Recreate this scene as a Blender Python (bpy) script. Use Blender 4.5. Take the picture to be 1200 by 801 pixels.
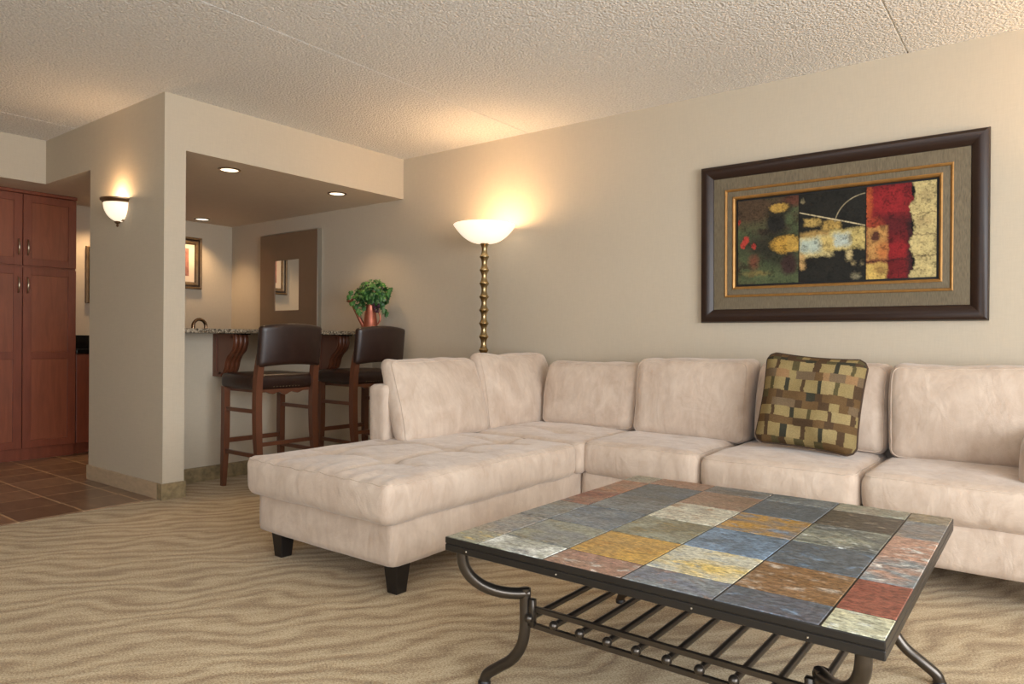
import bpy, bmesh, math, random
import numpy as np
from mathutils import Vector, Matrix, noise
PI = math.pi
sc = bpy.context.scene
C = sc.collection
for o in list(bpy.data.objects):
    bpy.data.objects.remove(o)

# ------------------------------------------------------------------ camera
YAW, PITCH, ROLL, FPX = 0.6514163, 0.0029969, 0.0083508, 826.09
fwd = Vector((-math.sin(YAW) * math.cos(PITCH), math.cos(YAW) * math.cos(PITCH), -math.sin(PITCH)))
rt = Vector((math.cos(YAW), math.sin(YAW), 0))
up = rt.cross(fwd)
r2 = math.cos(ROLL) * rt + math.sin(ROLL) * up
u2 = -math.sin(ROLL) * rt + math.cos(ROLL) * up
cd = bpy.data.cameras.new('camera')
cd.sensor_width = 36
cd.lens = FPX / 1200 * 36
cam = bpy.data.objects.new('camera', cd)
C.objects.link(cam)
cam.matrix_world = Matrix(((r2.x, u2.x, -fwd.x, 0), (r2.y, u2.y, -fwd.y, 0), (r2.z, u2.z, -fwd.z, 1.04), (0, 0, 0, 1)))
sc.camera = cam

# ------------------------------------------------------------------ world, lights, exposure
sc.view_settings.view_transform = 'Standard'
sc.view_settings.look = 'None'
sc.view_settings.gamma = 1
sc.view_settings.use_curve_mapping = False
sc.view_settings.exposure = 0.16
sc.cycles.use_denoising = True
sc.cycles.max_bounces = 10
sc.cycles.diffuse_bounces = 6
sc.cycles.sample_clamp_indirect = 4
w = bpy.data.worlds.new('sky')
sc.world = w
w.use_nodes = True
w.node_tree.nodes['Background'].inputs[0].default_value = (0.62, 0.80, 1, 1)
w.node_tree.nodes['Background'].inputs[1].default_value = 1.5


def area(name, loc, target, sx, sy, power, col):
    d = bpy.data.lights.new(name, 'AREA')
    d.shape = 'RECTANGLE'
    d.size, d.size_y = sx, sy
    d.energy = power
    d.color = col
    o = bpy.data.objects.new(name, d)
    C.objects.link(o)
    o.location = loc
    o.rotation_euler = (Vector(target) - Vector(loc)).to_track_quat('-Z', 'Y').to_euler()
    return o


# daylight entering by the two real window openings (right wall and rear wall)
area('window_daylight', (2.68, 0.45, 1.35), (-3, 0.6, 1.35), 3.6, 1.9, 225, (0.96, 0.98, 1.0))
area('rear_window_daylight', (0.4, -2.28, 1.4), (0.2, 3, 1.3), 3.4, 1.9, 46, (0.98, 0.98, 1.0))

WARM = (1.0, 0.66, 0.36)


def point(name, loc, power, col=WARM, r=0.04):
    d = bpy.data.lights.new(name, 'POINT')
    d.energy = power
    d.color = col
    d.shadow_soft_size = r
    o = bpy.data.objects.new(name, d)
    C.objects.link(o)
    o.location = loc
    return o


def spot(name, loc, power, angle=110, blend=0.7, col=WARM):
    d = bpy.data.lights.new(name, 'SPOT')
    d.energy = power
    d.color = col
    d.spot_size = math.radians(angle)
    d.spot_blend = blend
    d.shadow_soft_size = 0.04
    o = bpy.data.objects.new(name, d)
    C.objects.link(o)
    o.location = loc
    return o


# ------------------------------------------------------------------ materials
def s2l(c):
    return tuple(((v / 255) / 12.92 if v <= 10 else (((v / 255) + 0.055) / 1.055) ** 2.4) for v in c)


def newmat(name):
    m = bpy.data.materials.new(name)
    m.use_nodes = True
    nt = m.node_tree
    return m, nt, nt.nodes['Principled BSDF']


def N(nt, t, **kw):
    n = nt.nodes.new(t)
    for k, v in kw.items():
        if k.startswith('i_'):
            n.inputs[k[2:].replace('_', ' ')].default_value = v
        else:
            setattr(n, k, v)
    return n


def coords(nt, scale=(1, 1, 1), rot=(0, 0, 0), kind='Object'):
    tc = N(nt, 'ShaderNodeTexCoord')
    mp = N(nt, 'ShaderNodeMapping')
    mp.inputs['Scale'].default_value = scale
    mp.inputs['Rotation'].default_value = rot
    nt.links.new(tc.outputs[kind], mp.inputs['Vector'])
    return mp.outputs['Vector']


def mixc(nt, fac, a, b, mode='MIX'):
    m = N(nt, 'ShaderNodeMix', data_type='RGBA', blend_type=mode)
    if isinstance(fac, (int, float)):
        m.inputs[0].default_value = fac
    else:
        nt.links.new(fac, m.inputs[0])
    for i, v in ((6, a), (7, b)):
        if isinstance(v, tuple):
            m.inputs[i].default_value = (*v[:3], 1)
        else:
            nt.links.new(v, m.inputs[i])
    return m.outputs[2]


def ramp(nt, fac, stops):
    r = N(nt, 'ShaderNodeValToRGB')
    el = r.color_ramp.elements
    while len(el) < len(stops):
        el.new(0.5)
    for e, (p, c) in zip(el, stops):
        e.position = p
        e.color = (*c[:3], 1) if isinstance(c, tuple) else (c, c, c, 1)
    nt.links.new(fac, r.inputs[0])
    return r.outputs[0]


def noisef(nt, vec, scale, detail=3, rough=0.5, dist=0):
    n = N(nt, 'ShaderNodeTexNoise')
    n.inputs['Scale'].default_value = scale
    n.inputs['Detail'].default_value = detail
    n.inputs['Roughness'].default_value = rough
    n.inputs['Distortion'].default_value = dist
    nt.links.new(vec, n.inputs['Vector'])
    return n.outputs['Fac']


def bump(nt, bs, h, strength=0.3, dist=0.01):
    b = N(nt, 'ShaderNodeBump')
    b.inputs['Strength'].default_value = strength
    b.inputs['Distance'].default_value = dist
    nt.links.new(h, b.inputs['Height'])
    nt.links.new(b.outputs[0], bs.inputs['Normal'])


def simple(name, col, rough=0.5, metal=0.0, var=0.12, vs=8, bs_=0.0, bscale=60, stretch=(1, 1, 1), coat=0.0):
    m, nt, b = newmat(name)
    v = coords(nt, stretch)
    n = noisef(nt, v, vs, 4)
    c = s2l(col)
    dark = tuple(x * (1 - var) for x in c)
    light = tuple(min(1, x * (1 + var)) for x in c)
    col_o = ramp(nt, n, [(0.3, dark), (0.7, light)])
    nt.links.new(col_o, b.inputs['Base Color'])
    b.inputs['Roughness'].default_value = rough
    b.inputs['Metallic'].default_value = metal
    b.inputs['Coat Weight'].default_value = coat
    if bs_:
        bump(nt, b, noisef(nt, v, bscale, 4), bs_, 0.003)
    return m


def wall_mat(name, col):
    m, nt, b = newmat(name)
    v = coords(nt)
    big = noisef(nt, v, 1.6, 3)
    v2 = coords(nt, (1, 1, 14))
    v3 = coords(nt, (14, 14, 1))
    f1 = noisef(nt, v2, 16, 3)
    f2 = noisef(nt, v3, 16, 3)
    c = s2l(col)
    a = N(nt, 'ShaderNodeMath', operation='ADD')
    nt.links.new(f1, a.inputs[0]); nt.links.new(f2, a.inputs[1])
    h = N(nt, 'ShaderNodeMath', operation='MULTIPLY')
    nt.links.new(a.outputs[0], h.inputs[0]); h.inputs[1].default_value = 0.5
    base = ramp(nt, h.outputs[0], [(0.35, tuple(x * 0.95 for x in c)), (0.65, tuple(x * 1.04 for x in c))])
    out = mixc(nt, 0.25, base, ramp(nt, big, [(0.3, tuple(x * 0.93 for x in c)), (0.7, tuple(x * 1.04 for x in c))]))
    nt.links.new(out, b.inputs['Base Color'])
    b.inputs['Roughness'].default_value = 0.62
    b.inputs['Specular IOR Level'].default_value = 0.3
    bump(nt, b, h.outputs[0], 0.12, 0.004)
    return m


M = {}
M['wall'] = wall_mat('wallpaper_beige', (194, 182, 162))
M['soffit'] = wall_mat('soffit_paint', (214, 200, 180))


def ceiling_mat():
    m, nt, b = newmat('popcorn_ceiling')
    v = coords(nt)
    n1 = noisef(nt, v, 75, 4, 0.6)
    vo = N(nt, 'ShaderNodeTexVoronoi')
    vo.inputs['Scale'].default_value = 80
    nt.links.new(v, vo.inputs['Vector'])
    mul = N(nt, 'ShaderNodeMath', operation='SUBTRACT')
    nt.links.new(n1, mul.inputs[0]); nt.links.new(vo.outputs[0], mul.inputs[1])
    c = s2l((238, 236, 231))
    nt.links.new(ramp(nt, n1, [(0.34, tuple(x * 0.78 for x in c)), (0.56, c)]), b.inputs['Base Color'])
    b.inputs['Roughness'].default_value = 0.9
    bump(nt, b, mul.outputs[0], 0.8, 0.010)
    return m


M['ceiling'] = ceiling_mat()


def carpet_mat():
    m, nt, b = newmat('wavy_carpet')
    a = math.radians(53)          # waves run along (0.6, 0.8)
    tc = N(nt, 'ShaderNodeTexCoord')
    mp = N(nt, 'ShaderNodeMapping')
    mp.inputs['Rotation'].default_value = (0, 0, -a)
    nt.links.new(tc.outputs['Object'], mp.inputs['Vector'])
    sx = N(nt, 'ShaderNodeSeparateXYZ')
    nt.links.new(mp.outputs[0], sx.inputs[0])

    def stretched(kx, ky, scale, det):
        m2 = N(nt, 'ShaderNodeMapping')
        m2.inputs['Scale'].default_value = (kx, ky, 1)
        nt.links.new(mp.outputs[0], m2.inputs['Vector'])
        return noisef(nt, m2.outputs[0], scale, det, 0.5)

    n1 = stretched(2.8, 2.6, 1.0, 0)
    n2 = stretched(4.5, 9.0, 1.0, 2)

    def math_(op, x, y):
        q = N(nt, 'ShaderNodeMath', operation=op)
        for i, vv in enumerate((x, y)):
            if isinstance(vv, (int, float)):
                q.inputs[i].default_value = vv
            else:
                nt.links.new(vv, q.inputs[i])
        return q.outputs[0]

    ph = math_('ADD', math_('MULTIPLY', sx.outputs[1], 10.0), math_('ADD', math_('MULTIPLY', n1, 3.0), math_('MULTIPLY', n2, 1.3)))
    fr = math_('FRACT', ph, 0)
    ridge = ramp(nt, fr, [(0.0, 0.1), (0.2, 0.5), (0.5, 0.95), (0.75, 0.65), (1.0, 0.1)])
    n3 = stretched(5, 34, 1.0, 4)
    f = math_('ADD', math_('MULTIPLY', ridge, 0.34), math_('MULTIPLY', n3, 0.55))
    v = coords(nt)
    fib = noisef(nt, v, 150, 4, 0.75)
    f = math_('ADD', f, math_('MULTIPLY', math_('SUBTRACT', fib, 0.5), 2.0))
    col = ramp(nt, f, [(0.08, s2l((128, 102, 73))), (0.38, s2l((166, 142, 108))), (0.62, s2l((198, 178, 142))), (0.92, s2l((216, 200, 168)))])
    nt.links.new(col, b.inputs['Base Color'])
    b.inputs['Roughness'].default_value = 1.0
    b.inputs['Specular IOR Level'].default_value = 0.05
    b.inputs['Sheen Weight'].default_value = 0.15
    hh = math_('ADD', math_('MULTIPLY', fib, 0.7), math_('MULTIPLY', ridge, 0.5))
    bump(nt, b, hh, 0.6, 0.008)
    return m


M['carpet'] = carpet_mat()


def tilefloor_mat():
    m, nt, b = newmat('brown_floor_tile')
    tc = N(nt, 'ShaderNodeTexCoord')
    mp = N(nt, 'ShaderNodeMapping')
    mp.inputs['Location'].default_value = (5.18 + 0.31 * 20, -1.79 + 0.335 * 20, 0)
    nt.links.new(tc.outputs['Object'], mp.inputs[0])
    br = N(nt, 'ShaderNodeTexBrick')
    br.offset = 0.0
    br.squash = 1.0
    br.inputs['Scale'].default_value = 1.0
    br.inputs['Brick Width'].default_value = 0.31
    br.inputs['Row Height'].default_value = 0.335
    br.inputs['Mortar Size'].default_value = 0.007
    br.inputs['Mortar Smooth'].default_value = 0.1
    br.inputs['Bias'].default_value = -0.1
    br.inputs['Color1'].default_value = (*s2l((140, 114, 92)), 1)
    br.inputs['Color2'].default_value = (*s2l((106, 84, 68)), 1)
    br.inputs['Mortar'].default_value = (*s2l((186, 160, 128)), 1)
    nt.links.new(mp.outputs[0], br.inputs[0])
    n = noisef(nt, coords(nt, (1, 2.5, 1)), 5, 5, 0.6)
    out = mixc(nt, 0.55, br.outputs[0], mixc(nt, 1.0, br.outputs[0], ramp(nt, n, [(0.3, (0.55, 0.5, 0.45)), (0.7, (1.5, 1.4, 1.3))]), 'MULTIPLY'))
    nt.links.new(out, b.inputs['Base Color'])
    b.inputs['Roughness'].default_value = 0.28
    bump(nt, b, ramp(nt, br.outputs[1], [(0, 1.0), (1, 0.0)]), 0.3, 0.003)
    return m


M['floortile'] = tilefloor_mat()
M['base_light'] = simple('travertine_base', (182, 160, 132), 0.4, var=0.12, vs=14, stretch=(1, 1, 3))
M['base_dark'] = simple('green_brown_base', (138, 122, 92), 0.4, var=0.35, vs=26)


def wood_mat(name, col, rough=0.35, axis='Z', contrast=0.2, coat=0.3):
    m, nt, b = newmat(name)
    st = {'Z': (6, 6, 0.7), 'X': (0.7, 6, 6), 'Y': (6, 0.7, 6)}[axis]
    v = coords(nt, st)
    n = noisef(nt, v, 5, 6, 0.6, 0.6)
    big = noisef(nt, coords(nt), 3, 3)
    c = s2l(col)
    base = ramp(nt, n, [(0.3, tuple(x * (1 - contrast) for x in c)), (0.7, tuple(x * (1 + contrast) for x in c))])
    out = mixc(nt, 0.3, base, ramp(nt, big, [(0.3, tuple(x * 0.75 for x in c)), (0.7, tuple(x * 1.2 for x in c))]))
    nt.links.new(out, b.inputs['Base Color'])
    b.inputs['Roughness'].default_value = rough
    b.inputs['Coat Weight'].default_value = coat
    b.inputs['Coat Roughness'].default_value = 0.25
    b.inputs['Specular IOR Level'].default_value = 0.35
    bump(nt, b, n, 0.05, 0.002)
    return m


M['cherry'] = wood_mat('cherry_cabinet', (124, 66, 46), 0.38)
M['cherry_panel'] = wood_mat('cherry_cabinet_panel', (136, 76, 52), 0.38)
M['stoolwood'] = wood_mat('walnut_stool', (98, 60, 42), 0.35)
M['corbel'] = wood_mat('corbel_wood', (100, 56, 36), 0.35)
M['framewood'] = wood_mat('dark_frame_wood', (42, 25, 17), 0.42, 'X', 0.15, 0.12)
M['framewood_v'] = wood_mat('dark_frame_wood_upright', (42, 25, 17), 0.42, 'Z', 0.15, 0.12)


def suede_mat(name, c1, c2):
    m, nt, b = newmat(name)
    v = coords(nt)
    n = noisef(nt, v, 5, 4, 0.6, 0.8)
    n2 = noisef(nt, coords(nt, (2.2, 2.2, 0.7)), 9, 4, 0.6, 1.0)
    base = ramp(nt, n, [(0.3, s2l(c1)), (0.7, s2l(c2))])
    base = mixc(nt, 0.35, base, ramp(nt, n2, [(0.35, s2l(c1)), (0.65, s2l(c2))]))
    nt.links.new(base, b.inputs['Base Color'])
    b.inputs['Roughness'].default_value = 0.85
    b.inputs['Specular IOR Level'].default_value = 0.15
    b.inputs['Sheen Weight'].default_value = 0.35
    b.inputs['Sheen Roughness'].default_value = 0.45
    wr = noisef(nt, coords(nt, (1, 1, 0.6)), 8, 5, 0.55, 0.7)
    fine = noisef(nt, v, 220, 2)
    ad = N(nt, 'ShaderNodeMath', operation='MULTIPLY_ADD')
    nt.links.new(fine, ad.inputs[0]); ad.inputs[1].default_value = 0.06
    nt.links.new(wr, ad.inputs[2])
    bump(nt, b, ad.outputs[0], 0.5, 0.022)
    return m


M['suede'] = suede_mat('cream_microsuede', (182, 161, 143), (211, 194, 177))
M['black_foot'] = simple('black_wood_foot', (22, 17, 15), 0.45)
M['leather'] = simple('espresso_leather', (44, 28, 23), 0.33, var=0.2, vs=20, bs_=0.15, bscale=180)
M['nail'] = simple('pewter_nail', (150, 140, 120), 0.35, 1.0)


def granite_mat():
    m, nt, b = newmat('speckled_granite')
    v = coords(nt)
    vo = N(nt, 'ShaderNodeTexVoronoi')
    vo.inputs['Scale'].default_value = 130
    nt.links.new(v, vo.inputs['Vector'])
    sp = N(nt, 'ShaderNodeSeparateXYZ')
    nt.links.new(vo.outputs['Color'], sp.inputs[0])
    nt.links.new(ramp(nt, sp.outputs[0], [(0.0, s2l((30, 27, 24))), (0.35, s2l((84, 72, 58))), (0.65, s2l((128, 116, 98))), (1.0, s2l((168, 156, 136)))]), b.inputs['Base Color'])
    b.inputs['Roughness'].default_value = 0.2
    return m


M['granite'] = granite_mat()
M['black_granite'] = simple('black_granite', (16, 14, 13), 0.12, var=0.4, vs=120)
M['brass'] = simple('antique_brass', (168, 148, 110), 0.28, 1.0, var=0.1)
M['bronze'] = simple('brushed_bronze', (138, 112, 88), 0.42, 1.0, var=0.08)
M['copper'] = simple('copper_can', (172, 104, 84), 0.4, 0.8, var=0.15, vs=12)
M['steel'] = simple('silver_edge', (190, 188, 180), 0.3, 1.0, var=0.05)
M['faucet'] = simple('oil_rubbed_metal', (120, 96, 74), 0.2, 1.0, var=0.05)
M['tube'] = simple('gunmetal_tube', (84, 78, 72), 0.30, 0.85, var=0.08)
M['slab_edge'] = simple('dark_table_edge', (46, 43, 40), 0.38, 0.5, var=0.1)
M['stool_metal'] = simple('black_bracket', (20, 18, 17), 0.4, 0.6)
M['handle'] = simple('satin_nickel', (186, 172, 150), 0.28, 1.0, var=0.05)
M['mirror'] = simple('mirror_glass', (235, 235, 232), 0.02, 1.0, var=0.0)
M['mirror_panel'] = simple('bronze_mirror_panel', (128, 106, 84), 0.38, 0.25, var=0.08, vs=3)
M['linen'] = simple('linen_liner', (108, 97, 77), 0.8, var=0.25, vs=40, bs_=0.2, bscale=150, stretch=(6, 1, 0.8))
M['gold'] = simple('gold_fillet', (158, 116, 62), 0.4, 0.5, var=0.15, vs=30)
M['blackgap'] = simple('black_rebate', (10, 9, 8), 0.6)
M['mat_board'] = simple('cream_mat_board', (226, 208, 184), 0.8, var=0.04)
M['print'] = simple('faded_red_print', (158, 104, 90), 0.7, var=0.4, vs=14)
M['antique_frame'] = simple('antique_frame', (112, 92, 66), 0.35, 0.5, var=0.3, vs=12)
M['antique_dark'] = simple('antique_frame_groove', (38, 28, 20), 0.5)
M['white_trim'] = simple('white_trim', (226, 222, 214), 0.5, var=0.03)
M['curtain'] = simple('curtain', (206, 194, 172), 0.9, var=0.06)
M['grape'] = simple('purple_grape', (66, 30, 48), 0.3, var=0.3)
M['stem'] = simple('vine_stem', (74, 62, 34), 0.7)


def leaf_mat():
    m, nt, b = newmat('ivy_leaf')
    at = N(nt, 'ShaderNodeAttribute', attribute_name='tone')
    n = noisef(nt, coords(nt), 50, 3)
    c = ramp(nt, at.outputs['Fac'], [(0.0, s2l((24, 56, 28))), (0.45, s2l((44, 92, 40))), (0.8, s2l((78, 128, 56))), (1.0, s2l((104, 132, 92)))])
    nt.links.new(mixc(nt, 0.2, c, ramp(nt, n, [(0.3, s2l((20, 46, 24))), (0.7, s2l((90, 140, 66)))])), b.inputs['Base Color'])
    b.inputs['Roughness'].default_value = 0.45
    b.inputs['Subsurface Weight'].default_value = 0.0
    return m


M['leaf'] = leaf_mat()


def attr_mat(name, attr, rough, nscale=60, namt=0.25, bstr=0.2, metal=0.0, bdist=0.002, spec=0.5):
    m, nt, b = newmat(name)
    at = N(nt, 'ShaderNodeAttribute', attribute_name=attr)
    n = noisef(nt, coords(nt), nscale, 5, 0.65)
    g = ramp(nt, n, [(0.3, 1 - namt), (0.7, 1 + namt)])
    nt.links.new(mixc(nt, 1.0, at.outputs['Color'], g, 'MULTIPLY'), b.inputs['Base Color'])
    b.inputs['Roughness'].default_value = rough
    b.inputs['Specular IOR Level'].default_value = spec
    bump(nt, b, n, bstr, bdist)
    return m


M['painting'] = attr_mat('oil_painting', 'paint', 0.6, 90, 0.22, 0.3, spec=0.25)
M['pillow'] = attr_mat('woven_pillow', 'paint', 0.9, 220, 0.22, 0.4, spec=0.1)


def glow(name, col, strength, rough=0.4):
    m, nt, b = newmat(name)
    b.inputs['Base Color'].default_value = (*col, 1)
    b.inputs['Emission Color'].default_value = (*col, 1)
    b.inputs['Emission Strength'].default_value = strength
    b.inputs['Roughness'].default_value = rough
    return m


M['shade_glass'] = glow('lit_alabaster_glass', (1.0, 0.86, 0.68), 0.75)
M['sconce_glass'] = glow('lit_sconce_glass', (1.0, 0.85, 0.64), 0.75)
M['lens'] = glow('downlight_lens', (1.0, 0.84, 0.62), 1.7)


def slate_mat():
    m, nt, b = newmat('slate_tiles')
    a1 = N(nt, 'ShaderNodeAttribute', attribute_name='ca')
    a2 = N(nt, 'ShaderNodeAttribute', attribute_name='cb')
    a3 = N(nt, 'ShaderNodeAttribute', attribute_name='cc')
    off = N(nt, 'ShaderNodeAttribute', attribute_name='off')
    tc = N(nt, 'ShaderNodeTexCoord')
    ad = N(nt, 'ShaderNodeVectorMath', operation='ADD')
    nt.links.new(tc.outputs['Object'], ad.inputs[0])
    nt.links.new(off.outputs['Vector'], ad.inputs[1])
    mp = N(nt, 'ShaderNodeMapping')
    mp.inputs['Scale'].default_value = (1, 1.7, 1)
    nt.links.new(ad.outputs[0], mp.inputs[0])
    v = mp.outputs[0]
    n1 = noisef(nt, v, 7, 6, 0.62, 0.5)
    n2 = noisef(nt, v, 16, 7, 0.7, 0.4)
    n3 = noisef(nt, v, 70, 5, 0.7)
    c = mixc(nt, ramp(nt, n1, [(0.40, 0.0), (0.60, 1.0)]), a1.outputs['Color'], a2.outputs['Color'])
    c = mixc(nt, ramp(nt, n2, [(0.54, 0.0), (0.66, 0.85)]), c, a3.outputs['Color'])
    c = mixc(nt, 1.0, c, ramp(nt, n3, [(0.35, 0.42), (0.65, 1.6)]), 'MULTIPLY')
    nt.links.new(c, b.inputs['Base Color'])
    nt.links.new(ramp(nt, n2, [(0.3, 0.28), (0.7, 0.50)]), b.inputs['Roughness'])
    hs = N(nt, 'ShaderNodeMath', operation='ADD')
    nt.links.new(n2, hs.inputs[0]); nt.links.new(n3, hs.inputs[1])
    bump(nt, b, hs.outputs[0], 0.35, 0.004)
    return m


M['slate'] = slate_mat()


# ------------------------------------------------------------------ geometry helpers
class G:
    """collects vertices and faces; build() links them as one mesh object"""

    def __init__(s):
        s.v, s.f, s.m = [], [], []

    def add(s, vs, fs, mi=0):
        n = len(s.v)
        s.v += [tuple(p) for p in vs]
        s.f += [tuple(i + n for i in f) for f in fs]
        s.m += [mi] * len(fs)
        return s

    def box(s, x0, x1, y0, y1, z0, z1, mi=0):
        return s.add([(x, y, z) for x in (x0, x1) for y in (y0, y1) for z in (z0, z1)],
                     [(0, 1, 3, 2), (4, 6, 7, 5), (0, 4, 5, 1), (2, 3, 7, 6), (0, 2, 6, 4), (1, 5, 7, 3)], mi)

    def bevbox(s, x0, x1, y0, y1, z0, z1, b=0.004, seg=2, mi=0):
        bm = bmesh.new()
        bmesh.ops.create_cube(bm, size=1)
        for v in bm.verts:
            v.co = Vector(((x0 + x1) / 2 + v.co.x * (x1 - x0), (y0 + y1) / 2 + v.co.y * (y1 - y0), (z0 + z1) / 2 + v.co.z * (z1 - z0)))
        bmesh.ops.bevel(bm, geom=bm.edges[:], offset=b, segments=seg, affect='EDGES', profile=0.5)
        bm.verts.index_update()
        s.add([v.co[:] for v in bm.verts], [[v.index for v in f.verts] for f in bm.faces], mi)
        bm.free()
        return s

    def prism(s, poly, axis, a, b, mi=0):
        """poly: 2D points; axis: extrude axis; order of 2D coords follows xyz minus the axis"""
        def mk(p, t):
            return {'x': (t, p[0], p[1]), 'y': (p[0], t, p[1]), 'z': (p[0], p[1], t)}[axis]
        n = len(poly)
        vs = [mk(p, a) for p in poly] + [mk(p, b) for p in poly]
        fs = [tuple(range(n)), tuple(range(2 * n - 1, n - 1, -1))] + [(i, i + n, (i + 1) % n + n, (i + 1) % n) for i in range(n)]
        return s.add(vs, fs, mi)

    def tube(s, pts, r, seg=14, sq=False, cap=True, mi=0):
        pts = [Vector(p) for p in pts]
        rs = r if isinstance(r, (list, tuple)) else [r] * len(pts)
        rings = []
        t0 = (pts[1] - pts[0]).normalized()
        ref = Vector((0, 0, 1)) if abs(t0.z) < 0.9 else Vector((1, 0, 0))
        nrm = (ref - t0 * ref.dot(t0)).normalized()
        for i, p in enumerate(pts):
            if i == 0: t = pts[1] - pts[0]
            elif i == len(pts) - 1: t = pts[-1] - pts[-2]
            else: t = (pts[i + 1] - pts[i]).normalized() + (pts[i] - pts[i - 1]).normalized()
            t.normalize()
            nrm = (nrm - t * nrm.dot(t)).normalized()
            bn = t.cross(nrm)
            ks = 4 if sq else seg
            rings.append([p + (nrm * math.cos(2 * PI * (k + (0.5 if sq else 0)) / ks) + bn * math.sin(2 * PI * (k + (0.5 if sq else 0)) / ks)) * rs[i] for k in range(ks)])
        ks = len(rings[0])
        vs = [q for rg in rings for q in rg]
        fs = [(i * ks + k, i * ks + (k + 1) % ks, (i + 1) * ks + (k + 1) % ks, (i + 1) * ks + k) for i in range(len(rings) - 1) for k in range(ks)]
        if cap:
            fs += [tuple(range(ks - 1, -1, -1)), tuple((len(rings) - 1) * ks + k for k in range(ks))]
        return s.add(vs, fs, mi)

    def lathe(s, prof, c=(0, 0, 0), seg=40, a0=0, a1=2 * PI, mi=0):
        full = abs(a1 - a0 - 2 * PI) < 1e-6
        ns = seg if full else seg + 1
        vs = []
        for r, z in prof:
            for k in range(ns):
                a = a0 + (a1 - a0) * k / seg
                vs.append((c[0] + r * math.cos(a), c[1] + r * math.sin(a), c[2] + z))
        fs = []
        for i in range(len(prof) - 1):
            for k in range(ns if full else ns - 1):
                k2 = (k + 1) % ns
                fs.append((i * ns + k, i * ns + k2, (i + 1) * ns + k2, (i + 1) * ns + k))
        return s.add(vs, fs, mi)

    def sphere(s, c, r, seg=14, mi=0):
        n = seg // 2
        return s.lathe([(max(r * math.sin(PI * i / n), 1e-5), -r * math.cos(PI * i / n)) for i in range(n + 1)], c, seg, mi=mi)

    def rbox(s, x0, x1, y0, y1, z0, z1, r, step=0.025, bulge=(0, 0, 0), deform=None, amp=0.0, mi=0, nz=5, seam=None):
        """rounded, inflated, slightly wrinkled upholstery block"""
        h = Vector(((x1 - x0) / 2, (y1 - y0) / 2, (z1 - z0) / 2))
        c = Vector(((x0 + x1) / 2, (y0 + y1) / 2, (z0 + z1) / 2))
        n = [max(6, int(2 * h[i] / step)) for i in range(3)]
        idx, vs, fs = {}, [], []

        def vid(k):
            if k in idx:
                return idx[k]
            p = Vector([(-1 + 2 * k[i] / n[i]) * h[i] for i in range(3)])
            inner = Vector([max(-h[i] + r, min(h[i] - r, p[i])) for i in range(3)])
            d = p - inner
            if d.length > 1e-9:
                # soften towards a sphere-rounded edge
                p = inner + d.normalized() * r if max(abs(d[i]) for i in range(3)) > 0 else p
            sN = [p[i] / h[i] for i in range(3)]
            q = p.copy()
            q.x += bulge[0] * sN[0] * (1 - sN[1] ** 2) * (1 - sN[2] ** 2)
            q.y += bulge[1] * sN[1] * (1 - sN[0] ** 2) * (1 - sN[2] ** 2)
            q.z += bulge[2] * sN[2] * (1 - sN[0] ** 2) * (1 - sN[1] ** 2)
            q += c
            if amp:
                q += noise.noise_vector(q * nz) * amp
            if deform:
                q = deform(q, sN)
            idx[k] = len(vs)
            vs.append(q)
            return idx[k]

        if seam is not None:
            sax, sgn = seam
            a_, b_ = [i for i in range(3) if i != sax]
            loop = []
            cnt = 30
            cc = [(1, -1), (1, 1), (-1, 1), (-1, -1)]
            for e in range(4):
                (sa, sb), (ta, tb) = cc[e], cc[(e + 1) % 4]
                for k in range(cnt):
                    t = k / cnt
                    p = Vector((0, 0, 0)); dd = Vector((0, 0, 0))
                    p[sax] = sgn * (h[sax] - r); dd[sax] = sgn
                    va, vb = sa + (ta - sa) * t, sb + (tb - sb) * t
                    pa, pb = va * h[a_], vb * h[b_]
                    p[a_] = max(-h[a_] + r, min(h[a_] - r, pa)); p[b_] = max(-h[b_] + r, min(h[b_] - r, pb))
                    oa, ob_ = pa - p[a_], pb - p[b_]
                    L = math.hypot(oa, ob_) or 1
                    dd[a_] = oa / L; dd[b_] = ob_ / L
                    p += dd.normalized() * (r + 0.0005)
                    sN = [p[i] / h[i] for i in range(3)]
                    q = p.copy()
                    q.x += bulge[0] * sN[0] * (1 - sN[1] ** 2) * (1 - sN[2] ** 2)
                    q.y += bulge[1] * sN[1] * (1 - sN[0] ** 2) * (1 - sN[2] ** 2)
                    q.z += bulge[2] * sN[2] * (1 - sN[0] ** 2) * (1 - sN[1] ** 2)
                    q += c
                    if amp: q += noise.noise_vector(q * nz) * amp
                    if deform: q = deform(q, sN)
                    loop.append(q)
            loop.append(loop[0])
            s.tube(loop, 0.0034, 6, cap=False)
        for ax in range(3):
            a, b2 = [i for i in range(3) if i != ax]
            for side in (0, n[ax]):
                for i in range(n[a]):
                    for j in range(n[b2]):
                        q = []
                        for di, dj in ((0, 0), (1, 0), (1, 1), (0, 1)):
                            k = [0, 0, 0]
                            k[ax] = side; k[a] = i + di; k[b2] = j + dj
                            q.append(vid(tuple(k)))
                        flip = (side == 0) ^ (ax == 1)
                        fs.append(tuple(reversed(q)) if flip else tuple(q))
        return s.add(vs, fs, mi)

    def build(s, name, mats, parent=None, smooth=False, angle=None, loc=None):
        me = bpy.data.meshes.new(name)
        off = Vector((0, 0, 0))
        if parent is not None:
            p, off = parent, Vector((0, 0, 0))
            while p is not None:
                off += Vector(p.location)
                p = p.parent
        if loc is not None:
            off = Vector(loc)
        me.from_pydata([(x - off.x, y - off.y, z - off.z) for x, y, z in s.v], [], s.f)
        mats = mats if isinstance(mats, (list, tuple)) else [mats]
        for m in mats:
            me.materials.append(M[m] if isinstance(m, str) else m)
        if len(mats) > 1:
            me.polygons.foreach_set('material_index', s.m)
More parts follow.
